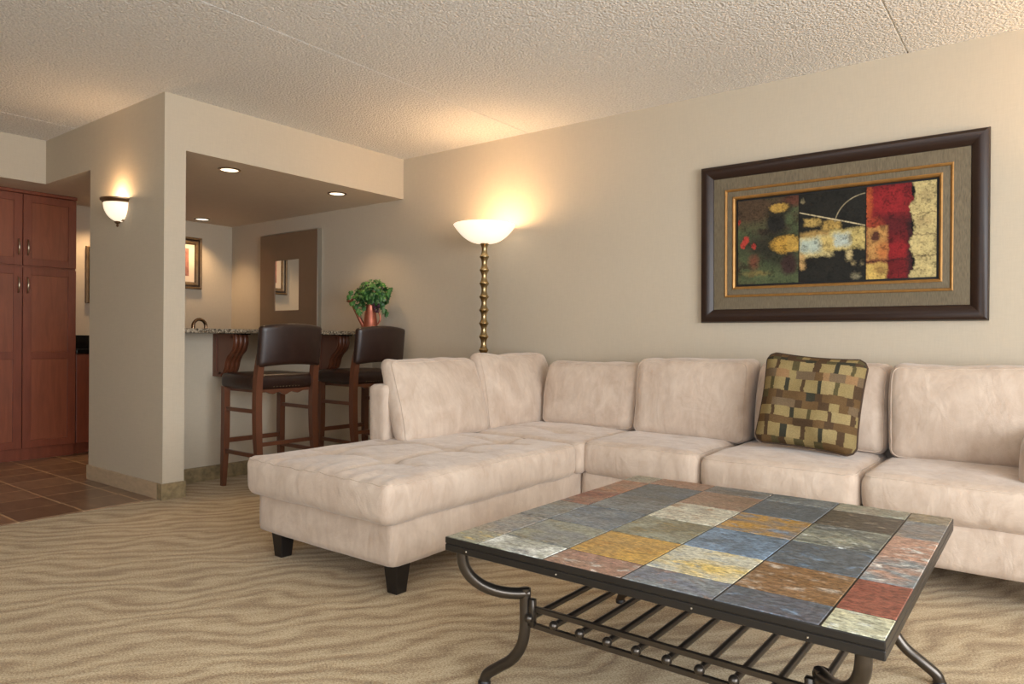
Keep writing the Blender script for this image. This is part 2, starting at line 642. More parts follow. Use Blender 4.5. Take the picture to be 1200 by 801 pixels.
        bm = bmesh.new(); bm.from_mesh(me)
        bmesh.ops.recalc_face_normals(bm, faces=bm.faces[:])
        bm.to_mesh(me); bm.free()
        if smooth:
            me.polygons.foreach_set('use_smooth', [True] * len(me.polygons))
            me.set_sharp_from_angle(angle=math.radians(angle if angle else 40))
        o = bpy.data.objects.new(name, me)
        C.objects.link(o)
        if parent is not None:
            o.parent = parent
        if loc is not None:
            o.location = loc
        return o


def thing(name, label, cat, loc, group=None, rz=0):
    o = bpy.data.objects.new(name, None)
    o.empty_display_size = 0.1
    C.objects.link(o)
    o.location = loc
    o.rotation_euler = (0, 0, rz)
    o['label'] = label
    o['category'] = cat
    if group:
        o['group'] = group
    return o


def structure(o):
    o['kind'] = 'structure'
    return o


def catmull(P, n=8):
    P = [Vector(p) for p in P]
    Q = [P[0] * 2 - P[1]] + P + [P[-1] * 2 - P[-2]]
    out = []
    for i in range(1, len(Q) - 2):
        for k in range(n):
            t = k / n
            a, b, c, d = Q[i - 1], Q[i], Q[i + 1], Q[i + 2]
            out.append(0.5 * ((2 * b) + (c - a) * t + (2 * a - 5 * b + 4 * c - d) * t * t + (3 * b - a - 3 * c + d) * t ** 3))
    out.append(P[-1])
    return out


def copy_tree(o, parent=None):
    c = o.copy()
    C.objects.link(c)
    if parent:
        c.parent = parent
    for ch in [x for x in bpy.data.objects if x.parent == o]:
        copy_tree(ch, c)
    return c


# ------------------------------------------------------------------ the room
CEI, SOF = 2.60, 2.255
YW, XL, XR, YR = 4.305, -7.175, 2.6, -2.2
XC = -4.485                     # face of the bar bulkhead and pillar

structure(G().box(-4.87, XR + 0.1, YR - 0.1, YW + 0.1, -0.06, 0).box(-4.87, -4.55, YR - 0.1, YR, -0.06, 0).build('floor', 'carpet'))
g = G().prism([(XL - 0.3, YR - 0.1), (-4.8705, YR - 0.1), (-4.8705, YW + 0.1), (XL - 0.3, YW + 0.1)], 'z', -0.06, 0)
structure(g.build('floor', 'floortile'))
# main ceiling with its three panel seams as real grooves
xs = [XL - 0.3]
for s_ in (-5.83, -3.14, -0.62, 1.95):
    xs += [s_ - 0.006, s_ - 0.003, s_ + 0.003, s_ + 0.006]
xs += [XR + 0.1]
prof = []
for i, x in enumerate(xs):
    z = CEI
    if i not in (0, len(xs) - 1) and (i - 1) % 4 in (1, 2):
        z = CEI + 0.009
    prof.append((x, z))
poly = prof + [(XR + 0.1, CEI + 0.1), (XL - 0.3, CEI + 0.1)]
structure(G().prism(poly, 'y', YR - 0.1, YW + 0.1).build('ceiling', 'ceiling'))
# dropped soffit above the kitchen and the bar
poly = [(XL, YR), (-6.40, YR), (-6.40, 2.222), (XC, 2.222), (XC, YW), (XL, YW)]
so = structure(G().prism(poly, 'z', SOF, CEI).build('ceiling', ['wall', 'soffit']))
for p in so.data.polygons:
    p.material_index = 1 if p.normal.z < -0.5 else 0
structure(G().box(XL - 0.1, XR + 0.1, YW, YW + 0.1, 0, CEI).build('wall_back', 'wall'))
structure(G().box(XL - 0.1, XL, YR, YW, 0, CEI).build('wall_left', 'wall'))
# pillar stub carrying the bulkhead
structure(G().box(-5.575, XC, 2.222, 2.362, 0, SOF).build('wall_pillar', 'wall'))
# half wall under the bar
structure(G().box(-4.99, -4.87, 2.362, YW, 0, 1.068).build('wall_bar', 'wall'))


def wall_with_hole(name, axis, t0, t1, a0, a1, h0, h1, w0, w1):
    g = G()
    for (p0, p1, z0, z1) in ((a0, w0, 0, CEI), (w1, a1, 0, CEI), (w0, w1, 0, h0), (w0, w1, h1, CEI)):
        if axis == 'x': g.box(t0, t1, p0, p1, z0, z1)
        else: g.box(p0, p1, t0, t1, z0, z1)
    return structure(g.build(name, 'wall'))


wall_with_hole('wall_right', 'x', XR, XR + 0.1, YR, YW, 0.35, 2.35, -1.4, 2.3)
wall_with_hole('wall_rear', 'y', YR - 0.1, YR, XL, XR, 0.4, 2.4, -1.35, 2.15)
for nm, box1 in (('window_1', (XR + 0.02, XR + 0.06, -1.4, 2.3, 0.35, 2.35)), ('window_2', (-1.35, 2.15, YR - 0.06, YR - 0.02, 0.4, 2.4))):
    x0, x1, y0, y1, z0, z1 = box1
    g = G()
    if nm == 'window_1':
        for y in (y0, (y0 + y1) / 2 - 0.03, y1 - 0.06): g.box(x0, x1, y, y + 0.06, z0, z1)
        g.box(x0, x1, y0, y1, z0, z0 + 0.06).box(x0, x1, y0, y1, z1 - 0.06, z1)
    else:
        for x in (x0, (x0 + x1) / 2 - 0.03, x1 - 0.06): g.box(x, x + 0.06, y0, y1, z0, z1)
        g.box(x0, x1, y0, y1, z0, z0 + 0.06).box(x0, x1, y0, y1, z1 - 0.06, z1)
    structure(g.build(nm, 'white_trim'))

# baseboards
BH = 0.105
structure(G().bevbox(-5.585, -4.535, 2.210, 2.2215, 0, BH, 0.003).build('baseboard_pillar', 'base_light'))
structure(G().bevbox(-4.534, -4.475, 2.2095, 2.2215, 0, BH, 0.003).bevbox(-4.4845, -4.474, 2.2095, 2.372, 0, BH, 0.003).build('baseboard_pillar', 'base_dark'))
structure(G().bevbox(-4.8695, -4.858, 2.363, YW - 0.001, 0, BH, 0.003).build('baseboard_bar', 'base_dark'))
structure(G().bevbox(-4.857, XR, YW - 0.012, YW - 0.0005, 0, BH, 0.003).build('baseboard_back', 'base_dark'))

# tile reaches past the half wall line in front of the pillar, up to the carpet edge
structure(G().box(-4.8705, -4.55, YR, 2.2095, -0.005, 0.0035).build('floor', 'floortile'))

# ------------------------------------------------------------------ kitchen side
pan = thing('pantry_cabinet', 'tall cherry wood pantry cabinet with four panelled doors left of the pillar', 'cabinet', (XL, 2.195, 0))
PX = -6.82
G().box(XL + 0.001, PX, 1.785, 2.60, 0.09, 2.235).box(XL + 0.001, PX - 0.004, 1.79, 2.595, 0, 0.09).bevbox(PX - 0.02, PX + 0.03, 1.775, 2.605, 2.225, 2.2545, 0.006).build('body', 'cherry', pan)
for (y0, y1) in ((1.79, 2.192), (2.198, 2.60)):
    for (z0, z1, rails) in ((0.10, 1.612, (0.845,)), (1.628, 2.22, ())):
        g = G()
        t0, t1 = PX + 0.0005, PX + 0.02
        sw = 0.062
        g.bevbox(t0, t1, y0, y0 + sw, z0, z1, 0.002, 1).bevbox(t0, t1, y1 - sw, y1, z0, z1, 0.002, 1)
        zs = [z0] + list(rails) + [z1 - sw]
        for z in zs:
            g.bevbox(t0, t1 - 0.0005, y0 + sw - 0.002, y1 - sw + 0.002, z, z + sw, 0.002, 1)
        d = g.build('door', 'cherry', pan)
        G().box(t0, t1 - 0.011, y0 + sw - 0.003, y1 - sw + 0.003, z0 + sw - 0.003, z1 - sw + 0.003).build('door_panel', 'cherry_panel', d)
        hy = y1 - 0.030 if y1 < 2.195 else y0 + 0.030
        zc = z0 + 0.15 if z0 > 1 else z1 - 0.15
        pts = [(t1 - 0.001, hy, zc - 0.065), (t1 + 0.014, hy, zc - 0.055), (t1 + 0.028, hy, zc - 0.02), (t1 + 0.030, hy, zc), (t1 + 0.028, hy, zc + 0.02), (t1 + 0.014, hy, zc + 0.055), (t1 - 0.001, hy, zc + 0.065)]
        cp = catmull(pts, 4)
        G().tube(cp, [0.004 + 0.003 * math.sin(PI * i / (len(cp) - 1)) for i in range(len(cp))], 8).build('handle', 'handle', d, True)

kc = thing('kitchen_base_cabinet', 'low cherry cabinet with black granite worktop glimpsed between pantry and pillar', 'cabinet', (XL, 3.0, 0))
G().box(XL + 0.001, -6.83, 2.606, 3.7, 0.09, 0.885).box(XL + 0.001, -6.88, 2.606, 3.7, 0, 0.09).build('body', 'cherry', kc)
for k in range(2):
    y0 = 2.61 + k * 0.545
    dd = G().bevbox(-6.83, -6.812, y0, y0 + 0.54, 0.10, 0.88, 0.003).build('door', 'cherry', kc)
    G().tube([(-6.811, y0 + 0.5, 0.68), (-6.788, y0 + 0.5, 0.72), (-6.788, y0 + 0.5, 0.76), (-6.811, y0 + 0.5, 0.80)], 0.005, 8).build('handle', 'handle', dd, True)
G().bevbox(XL + 0.001, -6.79, 2.604, 3.72, 0.886, 0.925, 0.004).build('worktop', 'black_granite', kc)
G().bevbox(XL + 0.001, XL + 0.02, 2.604, 3.72, 0.9255, 1.05, 0.003).build('backsplash', 'black_granite', kc)

sk = thing('sink_cabinet', 'kitchen sink cabinet hidden behind the granite bar', 'cabinet', (-5.3, 3.3, 0))
G().box(-5.55, -4.991, 2.45, 4.25, 0.0, 0.885).build('body', 'cherry', sk)
G().bevbox(-5.58, -4.991, 2.44, 4.29, 0.886, 0.92, 0.004).build('worktop', 'black_granite', sk)
fc = thing('kitchen_faucet', 'curved bronze faucet rising just above the left end of the granite bar', 'faucet', (-5.12, 2.86, 0.921))
pts = [(-5.12, 2.86, 0.921)] + [(-5.12, 2.86, 1.0), (-5.12, 2.86, 1.10)] + [(-5.12, 2.81 + 0.05 * math.cos(a), 1.125 + 0.05 * math.sin(a)) for a in [PI * k / 10 for k in range(0, 11)]] + [(-5.12, 2.76, 1.08)]
G().tube(pts, [0.012] * (len(pts) - 3) + [0.013, 0.014, 0.014], 12).lathe([(0.001, 0.001), (0.026, 0.001), (0.026, 0.012), (0.014, 0.02), (0.001, 0.02)], (-5.12, 2.86, 0.921), 20).build('spout', 'faucet', fc, True)
G().tube([(-5.12, 2.873, 1.0), (-5.12, 2.905, 1.035)], 0.006, 8).build('lever', 'faucet', fc, True)

bt = thing('bar_worktop', 'speckled granite bar worktop on the half wall behind the stools', 'worktop', (-4.8, 3.33, 1.069))
G().bevbox(-5.06, -4.487, 2.364, YW - 0.001, 1.069, 1.099, 0.004).build('slab', 'granite', bt, True)


# corbels
def corbel(y0, y1, label):
    r = thing('bar_corbel', label, 'bracket', (-4.869, (y0 + y1) / 2, 0.755), 'carved corbels under the bar')
    XB = -4.8695
    top, bot = 1.060, 0.757
    curve = [(0.262, top), (0.270, top - 0.03), (0.268, top - 0.07), (0.245, top - 0.115), (0.200, top - 0.15), (0.170, top - 0.19), (0.160, top - 0.225), (0.140, top - 0.262), (0.105, top - 0.285)]
    cv = catmull([(x, 0, z) for x, z in curve], 5)
    poly = [(XB + 0.0005, top), *[(XB + p.x, p.z) for p in cv], (XB + 0.09, bot + 0.004), (XB + 0.0005, bot + 0.004)]
    G().prism(poly, 'y', y0 + 0.008, y1 - 0.008).build('body', 'corbel', r, True, 30)
    # raised flutes that follow the front curve
    g = G()
    for k in range(3):
        yy = y0 + 0.008 + (y1 - y0 - 0.016) * (k + 0.5) / 3
        g.tube([(XB + p.x - 0.004, yy, p.z) for p in cv], (y1 - y0 - 0.016) / 6 * 0.92, 10)
    g.build('flute', 'corbel', r, True)
    # raised border round the side panels
    g = G()
    for (a, b) in ((y0, y0 + 0.009), (y1 - 0.009, y1)):
        g.box(XB + 0.0005, XB + 0.045, a, b, bot, top + 0.006)
        g.box(XB + 0.045, XB + 0.262, a, b, top - 0.022, top + 0.006)
        g.box(XB + 0.045, XB + 0.11, a, b, bot, bot + 0.035)
        inner = [(XB + p.x - 0.035, p.z) for p in cv][2:]
        outer = [(XB + p.x, p.z) for p in cv][2:]
        g.prism(outer + inner[::-1], 'y', a, b)
    g.build('border', 'corbel', r)
    G().box(XB + 0.02, XB + 0.335, y0 + 0.025, y1 - 0.025, 1.0605, 1.0685).build('support_plate', 'stool_metal', r)


corbel(2.775, 2.895, 'carved wooden corbel under the bar behind the nearer stool, nearest the pillar')
corbel(3.70, 3.82, 'carved wooden corbel under the bar between the two stools')

# ------------------------------------------------------------------ bar stools (origin at floor, facing -X)
ST = ['dark leather bar stool nearer the pillar with walnut legs, pulled up to the bar', 'dark leather bar stool nearer the beige back wall, its legs partly hidden by the sofa']
stool = thing('bar_stool', ST[0], 'stool', (-4.41, 2.945, 0), 'bar stools at the granite bar')
ox, oy = -4.41, 2.945


def stool_parts(r):
    # local frame: front (bar side) is -x; half width 0.23
    def W(p): return (p[0] + ox, p[1] + oy, p[2])
    hw = 0.225
    for sy in (-1, 1):
        pts = [(-0.190, sy * hw, 0.70), (-0.192, sy * hw, 0.35), (-0.196, sy * (hw + 0.01), 0.0)]
        G().tube([W(p) for p in catmull(pts, 4)], [0.031] * 5 + [0.029, 0.027, 0.024, 0.021], sq=True).build('leg', 'stoolwood', r)
        pts = [(0.262, sy * (hw - 0.01), 0.0), (0.215, sy * hw, 0.25), (0.195, sy * hw, 0.50), (0.200, sy * hw, 0.74), (0.222, sy * (hw - 0.005), 0.90), (0.240, sy * (hw - 0.01), 0.98)]
        cp = catmull(pts, 5)
        G().tube([W(p) for p in cp], [0.024 + 0.009 * min(1, i / 8) - 0.006 * max(0, (i - 17) / 8) for i in range(len(cp))], sq=True).build('leg', 'stoolwood', r)
    def rail(a, b, hh, th=0.010):
        a, b = Vector(W(a)), Vector(W(b))
        d = (b - a).normalized()
        n = Vector((0, 0, 1)).cross(d).normalized() * th
        vs = [a + n + Vector((0, 0, hh)), a - n + Vector((0, 0, hh)), a - n - Vector((0, 0, hh)), a + n - Vector((0, 0, hh))]
        vs += [v + (b - a) for v in vs]
        G().add(vs, [(0, 1, 2, 3), (7, 6, 5, 4), (0, 4, 5, 1), (1, 5, 6, 2), (2, 6, 7, 3), (3, 7, 4, 0)]).build('stretcher', 'stoolwood', r)
    for sy in (-1, 1):
        rail((-0.175, sy * hw, 0.543), (0.185, sy * hw, 0.543), 0.013)
        rail((-0.175, sy * hw, 0.245), (0.205, sy * hw, 0.245), 0.013)
    rail((-0.192, -hw + 0.02, 0.318), (-0.192, hw - 0.02, 0.318), 0.016)
    rail((0.205, -hw + 0.02, 0.322), (0.205, hw - 0.02, 0.322), 0.013)
    # seat frame with the shaped rear rail
    g = G().box(*[v + (ox if i < 2 else oy if i < 4 else 0) for i, v in enumerate((-0.185, 0.165, -0.205, 0.205, 0.668, 0.70))])
    n = 24
    ys = [-0.20 + 0.40 * k / n for k in range(n + 1)]
    low = [(oy + y, 0.673 - 0.016 * math.cos(y / 0.2 * PI / 2) * (1 + 0.6 * math.cos(y * 60))) for y in ys]
    g.prism(low + [(oy + 0.20, 0.69), (oy - 0.20, 0.69)], 'x', ox + 0.165, ox + 0.185)
    g.build('seat_frame', 'stoolwood', r)
    # seat cushion, slightly saddled
    G().rbox(ox - 0.222, ox + 0.198, oy - 0.250, oy + 0.250, 0.690, 0.792, 0.028, 0.016, (0.008, 0.006, 0.012), amp=0.003).build('seat', 'leather', r, True, 60)
    g = G()
    for k in range(9):
        g.sphere((ox + 0.199, oy - 0.10 + 0.025 * k, 0.706), 0.004, 8)
    g.build('nail_head', 'nail', r, True)
    # curved backrest
    def bend(q, sN):
        t = (q.y - oy) / 0.255
        q.x += -0.045 * (t * t) + 0.10 * (q.z - 0.85) + 0.03
        up_ = (q.z - 0.99) / 0.15
        q.z += 0.022 * (1 - t * t) * (1 if up_ > 0 else 0.9)
        return q
    G().rbox(ox + 0.208, ox + 0.262, oy - 0.246, oy + 0.246, 0.840, 1.118, 0.022, 0.015, (0.008, 0, 0), bend, 0.0015).build('backrest', 'leather', r, True, 60)


stool_parts(stool)
st2 = copy_tree(stool)
st2.location = (-4.41, 3.765, 0)
st2['label'] = ST[1]


# ------------------------------------------------------------------ frames on the walls
def ring(g, rect, segs, base, place, mi=0):
    """rect (a0,a1,z0,z1); segs list of (inset, height)"""
    a0, a1, z0, z1 = rect
    vs = []
    for ins, hgt in segs:
        for (a, z) in ((a0 + ins, z0 + ins), (a1 - ins, z0 + ins), (a1 - ins, z1 - ins), (a0 + ins, z1 - ins)):
            vs.append(place(a, z, base + hgt))
    fs = []
    for i in range(len(segs) - 1):
        for k in range(4):
            fs.append((i * 4 + k, i * 4 + (k + 1) % 4, (i + 1) * 4 + (k + 1) % 4, (i + 1) * 4 + k))
    g.add(vs, fs, mi)


# big abstract painting on the back wall, leaning forward a touch at the top
PX0, PX1, PZ0, PZ1 = -1.758, -0.243, 1.158, 2.130


def pplace(a, z, h):
    return (a, YW - 0.004 - h - 0.018 * (z - PZ0) / (PZ1 - PZ0), z)


pt = thing('framed_painting', 'large abstract painting with red, black and green blocks in a wide dark wooden frame', 'picture', (-1.0, YW - 0.002, 1.158))
rect = (PX0, PX1, PZ0, PZ1)
g = G()
ring(g, rect, [(0.0, 0), (0, 0.018), (0.006, 0.034), (0.022, 0.044), (0.042, 0.043), (0.060, 0.034), (0.072, 0.024), (0.080, 0.018), (0.082, 0.004)], 0, pplace)
fr = g.build('frame', ['framewood', 'framewood_v'], pt, True, 35)
for p in fr.data.polygons:
    if len(p.vertices) == 4:
        n_ = p.center
        dx = min(abs(n_.x + 1.0 - PX0), abs(n_.x + 1.0 - PX1))
        dz = min(abs(n_.z + 1.158 - PZ0), abs(n_.z + 1.158 - PZ1))
        p.material_index = 1 if dx < dz else 0
g = G(); ring(g, rect, [(0.082, 0.004), (0.082, 0.016), (0.155, 0.022)], 0, pplace); g.build('liner', 'linen', pt)
g = G(); ring(g, rect, [(0.155, 0.012), (0.155, 0.027), (0.160, 0.030), (0.166, 0.027), (0.170, 0.022)], 0, pplace); g.build('fillet', 'gold', pt)
g = G(); ring(g, rect, [(0.170, 0.020), (0.203, 0.023)], 0, pplace); g.build('liner', 'linen', pt)
g = G(); ring(g, rect, [(0.203, 0.016), (0.203, 0.027), (0.210, 0.029), (0.217, 0.024), (0.221, 0.012)], 0, pplace); g.build('fillet', 'gold', pt)
g = G(); ring(g, rect, [(0.221, 0.012), (0.221, 0.003), (0.234, 0.003)], 0, pplace); g.build('rebate', 'blackgap', pt)


def vnoise(u, v, sx, sy, seed):
    """smooth value noise on arrays"""
    rs = np.random.RandomState(seed)
    gx, gy = int(sx) + 3, int(sy) + 3
    t = rs.rand(gy, gx)
    x, y = u * sx, v * sy
    xi, yi = np.floor(x).astype(int), np.floor(y).astype(int)
    fx, fy = x - xi, y - yi
    fx, fy = fx * fx * (3 - 2 * fx), fy * fy * (3 - 2 * fy)
    xi, yi = np.clip(xi, 0, gx - 2), np.clip(yi, 0, gy - 2)
    return (t[yi, xi] * (1 - fx) + t[yi, xi + 1] * fx) * (1 - fy) + (t[yi + 1, xi] * (1 - fx) + t[yi + 1, xi + 1] * fx) * fy


def fbm(u, v, sx, sy, seed, o=4):
    s, a, tot = 0, 1, 0
    for k in range(o):
        s = s + a * vnoise(u, v, sx * 2 ** k, sy * 2 ** k, seed + k * 7)
        tot += a
        a *= 0.6
    return s / tot


def paint_canvas(nu, nv):
    V, U = np.mgrid[0:nv + 1, 0:nu + 1]
    U, V = U / nu, V / nv
    e1 = fbm(U, V, 24, 12, 3) - 0.5 + 0.7 * (fbm(U, V, 110, 55, 303, 2) - 0.5)
    e2 = fbm(U, V, 24, 12, 41) - 0.5 + 0.7 * (fbm(U, V, 110, 55, 341, 2) - 0.5)
    u, v = U + e1 * 0.020, V + e2 * 0.042
    img = np.zeros((nv + 1, nu + 1, 3))

    def C_(c): return np.array(s2l(c))

    def put(mask, c, var=0.2, seed=5, fx=14, fy=8):
        t = (1 + (fbm(U, V, fx, fy, seed) - 0.5) * 2 * var)[..., None]
        m = np.clip(mask, 0, 1)[..., None]
        img[:] = img * (1 - m) + C_(c) * t * m

    def rect_(a, b, c, d, s=0.018, uu=None, vv=None):
        uu = u if uu is None else uu
        vv = v if vv is None else vv
        m = np.clip((uu - a) / s + 0.5, 0, 1) * np.clip((b - uu) / s + 0.5, 0, 1)
        return m * np.clip((vv - c) / (s * 2) + 0.5, 0, 1) * np.clip((d - vv) / (s * 2) + 0.5, 0, 1)

    def ell(cx, cy, rx, ry, s=0.3):
        d = np.sqrt(((u - cx) / rx) ** 2 + ((v - cy) / ry) ** 2)
        return np.clip((1 - d) / s + 0.5, 0, 1)

    n = fbm(U, V, 6, 5, 77)
    # left green panel
    left = rect_(-1, 0.34, -1, 2, 0.002, U, V)
    put(left, (82, 92, 62), 0.25, 9)
    put(left * np.clip((n - 0.48) * 6, 0, 1), (74, 58, 44), 0.3, 12)
    put(left * ell(0.08, 0.10, 0.16, 0.22, 0.8), (84, 66, 48), 0.3, 15)
    put(left * ell(0.31, 0.04, 0.05, 0.08, 0.8), (96, 58, 44), 0.2, 16)
    put(left * ell(0.13, 0.55, 0.12, 0.14, 1.0) * 0.8, (50, 44, 36), 0.3, 17)
    put(left * ell(0.24, 0.60, 0.12, 0.22, 0.7) * 0.7, (42, 40, 32), 0.3, 18)
    put(left * ell(0.215, 0.30, 0.055, 0.11, 0.5), (38, 36, 32), 0.2, 19)
    put(left * ell(0.235, 0.15, 0.07, 0.09, 0.4) * 0.8, (40, 36, 28), 0.2, 20)
    put(left * ell(0.232, 0.125, 0.052, 0.055, 0.4), (190, 152, 74), 0.3, 21, 40, 20)
    put(left * ell(0.275, 0.55, 0.085, 0.10, 0.35), (192, 150, 66), 0.28, 22, 40, 20)
    put(left * rect_(0.28, 0.34, 0.47, 0.64, 0.02), (196, 158, 76), 0.25, 23, 40, 20)
    put(left * ell(0.29, 0.79, 0.045, 0.12, 0.5), (62, 44, 40), 0.2, 24)
    for (x, y, a, b) in ((0.045, 0.47, 0.018, 0.055), (0.03, 0.53, 0.016, 0.04), (0.09, 0.555, 0.014, 0.035), (0.008, 0.25, 0.01, 0.03)):
        put(left * ell(x, y, a, b, 0.5), (184, 66, 54), 0.2, 25)
    put(left * ell(0.09, 0.75, 0.03, 0.08, 0.9) * 0.7, (120, 58, 46), 0.3, 26)
    put(left * ell(0.11, 0.88, 0.07, 0.03, 0.9) * 0.5, (150, 124, 70), 0.4, 27)
    # middle black panel
    mid = rect_(0.342, 0.678, -1, 2, 0.002, U, V)
    put(mid, (34, 33, 28), 0.25, 31)
    put(mid * np.clip((n - 0.55) * 5, 0, 1) * (V > 0.75), (58, 56, 46), 0.3, 32)
    put(mid * ell(0.36, 0.08, 0.012, 0.03, 0.8), (130, 120, 90), 0.4, 33)
    put(mid * rect_(0.37, 0.45, 0.285, 0.375), (192, 162, 92), 0.35, 34, 50, 26)
    put(mid * rect_(0.465, 0.555, 0.33, 0.43), (184, 152, 82), 0.45, 35, 50, 26)
    put(mid * rect_(0.343, 0.50, 0.435, 0.52), (172, 142, 84), 0.45, 36, 50, 12)
    put(mid * rect_(0.343, 0.515, 0.49, 0.72), (202, 186, 130), 0.3, 37, 40, 20)
    put(mid * rect_(0.50, 0.675, 0.43, 0.66), (200, 180, 112), 0.3, 38, 40, 20)
    put(mid * rect_(0.345, 0.45, 0.52, 0.66, 0.03) * 0.8, (176, 196, 188), 0.25, 39, 40, 20)
    put(mid * rect_(0.515, 0.60, 0.47, 0.62, 0.03) * 0.8, (180, 198, 196), 0.2, 40, 40, 20)
    put(mid * rect_(0.46, 0.52, 0.50, 0.66, 0.02) * 0.7, (208, 180, 104), 0.2, 42, 40, 20)
    put(mid * rect_(0.346, 0.375, 0.68, 0.86), (196, 160, 104), 0.3, 43, 40, 20)
    put(mid * rect_(0.585, 0.61, 0.66, 0.78), (190, 172, 122), 0.3, 44, 40, 20)
    put(mid * rect_(0.613, 0.628, 0.80, 0.835), (176, 156, 110), 0.3, 45)
    put(mid * rect_(0.655, 0.668, 0.80, 0.83), (150, 136, 100), 0.3, 46)
    put(mid * ell(0.63, 0.95, 0.022, 0.035, 0.9) * 0.8, (140, 132, 104), 0.5, 47, 90, 60)
    d = np.abs(V - (0.205 + (U - 0.342) / 0.336 * 0.205)) - 0.004 - 0.005 * fbm(U, V, 60, 10, 8)
    put(mid * np.clip(-d / 0.006 + 0.5, 0, 1), (206, 190, 150), 0.3, 48)
    rr = np.sqrt(((U - 0.69) / 0.165) ** 2 + ((V - 0.40) / 0.34) ** 2)
    put(mid * (U < 0.678) * (V < 0.345) * np.clip(1 - np.abs(rr - 1) / 0.022, 0, 1), (186, 172, 136), 0.4, 49, 80, 40)
    # red panel
    red = rect_(0.68, 0.892, -1, 2, 0.004)
    red = np.where(U < 0.6795, 0, red)
    put(red, (116, 26, 30), 0.35, 51, 10, 7)
    put(red * ell(0.79, 0.18, 0.09, 0.16, 0.7) * 0.8, (148, 34, 38), 0.25, 52)
    put(red * ell(0.80, 0.42, 0.10, 0.10, 0.9) * 0.7, (74, 22, 26), 0.4, 53)
    put(red * rect_(0.79, 0.875, 0.62, 0.79, 0.03), (150, 32, 36), 0.25, 54)
    put(red * ell(0.69, 0.15, 0.02, 0.28, 0.8) * 0.9, (176, 84, 44), 0.4, 55)
    put(red * ell(0.72, 0.40, 0.04, 0.06, 0.8) * 0.8, (170, 70, 46), 0.4, 56)
    put(red * np.clip(1 - np.abs(v - 0.805) / 0.014, 0, 1) * 0.8, (50, 20, 20), 0.2, 57)
    put(red * np.clip((u - 0.865) / 0.02, 0, 1) * (V > 0.3), (56, 26, 28), 0.3, 58)
    blk = rect_(0.683, 0.782, 0.44, 0.79)
    blk = np.where(U < 0.6795, 0, blk)
    put(blk, (188, 140, 80), 0.35, 59, 30, 16)
    put(blk * ell(0.725, 0.54, 0.022, 0.06, 0.6), (86, 48, 34), 0.3, 60)
    put(blk * ell(0.76, 0.70, 0.03, 0.09, 0.9) * 0.6, (188, 96, 48), 0.3, 61)
    b2 = rect_(0.68, 0.775, 0.825, 1.2)
    b2 = np.where(U < 0.6795, 0, b2)
    put(b2, (206, 174, 96), 0.3, 62, 30, 16)
    put(b2 * ell(0.745, 0.9, 0.025, 0.05, 0.9) * 0.7, (120, 84, 48), 0.3, 63)
    # cream column
    edge = 0.893 + 0.012 * np.sin(V * 17)
    cr = np.clip((u - edge) / 0.008 + 0.5, 0, 1)
    put(cr, (200, 182, 126), 0.22, 71, 24, 30)
    for y in (0.335, 0.56, 0.775):
        put(cr * np.clip(1 - np.abs(v - y) / 0.012, 0, 1) * 0.75, (84, 66, 48), 0.3, 72)
    put(cr * ell(0.95, 0.15, 0.03, 0.06, 0.9) * 0.4, (130, 110, 76), 0.2, 73)
    put(cr * ell(0.935, 0.42, 0.05, 0.06, 0.9) * 0.3, (150, 120, 84), 0.2, 74)
    for x in (0.341, 0.6795):
        put((np.abs(U - x) < 0.0022).astype(float), (26, 22, 18), 0.1, 75)
    f1 = fbm(U, V, 30, 15, 501)
    f2 = fbm(U, V, 120, 60, 502, 2)
    dirt = np.clip((0.5 * f1 + 0.5 * f2 - 0.53) * 9, 0, 1)
    img *= (1 - 0.55 * dirt)[..., None]
    img *= (0.62 + 0.5 * f2)[..., None]
    return np.clip(img, 0, 1)


nu, nv = 400, 190
img = paint_canvas(nu, nv)
ca0, ca1, cz0, cz1 = PX0 + 0.232, PX1 - 0.232, PZ0 + 0.232 - 0.018, PZ1 - 0.232
vs, fs = [], []
for j in range(nv + 1):
    for i in range(nu + 1):
        vs.append(pplace(ca0 + (ca1 - ca0) * i / nu, PZ1 - 0.232 - (PZ1 - PZ0 - 0.464) * j / nv, 0.010))
for j in range(nv):
    for i in range(nu):
        a = j * (nu + 1) + i
        fs.append((a, a + nu + 1, a + nu + 2, a + 1))
cv_ = G().add(vs, fs).build('canvas', 'painting', pt)
at = cv_.data.color_attributes.new('paint', 'FLOAT_COLOR', 'POINT')
at.data.foreach_set('color', np.concatenate([img.reshape(-1, 3), np.ones(((nu + 1) * (nv + 1), 1))], 1).ravel())
g = G().box(PX0 + 0.02, PX1 - 0.02, YW - 0.0035, YW - 0.001, PZ0 + 0.02, PZ1 - 0.02)
g.build('backing', 'blackgap', pt)

# bronze framed mirror in the bar alcove
mr = thing('wall_mirror', 'square bronze framed mirror with small central glass hanging behind the bar', 'mirror', (-6.08, YW, 1.06))
mrect = (-6.565, -5.605, 1.045, 2.10)
yb = YW - 0.002


def mplace(a, z, h): return (a, yb - h, z)


g = G(); ring(g, mrect, [(0.0, 0), (0, 0.040), (0.008, 0.046)], 0, mplace); g.build('edge', 'steel', mr)
g = G()
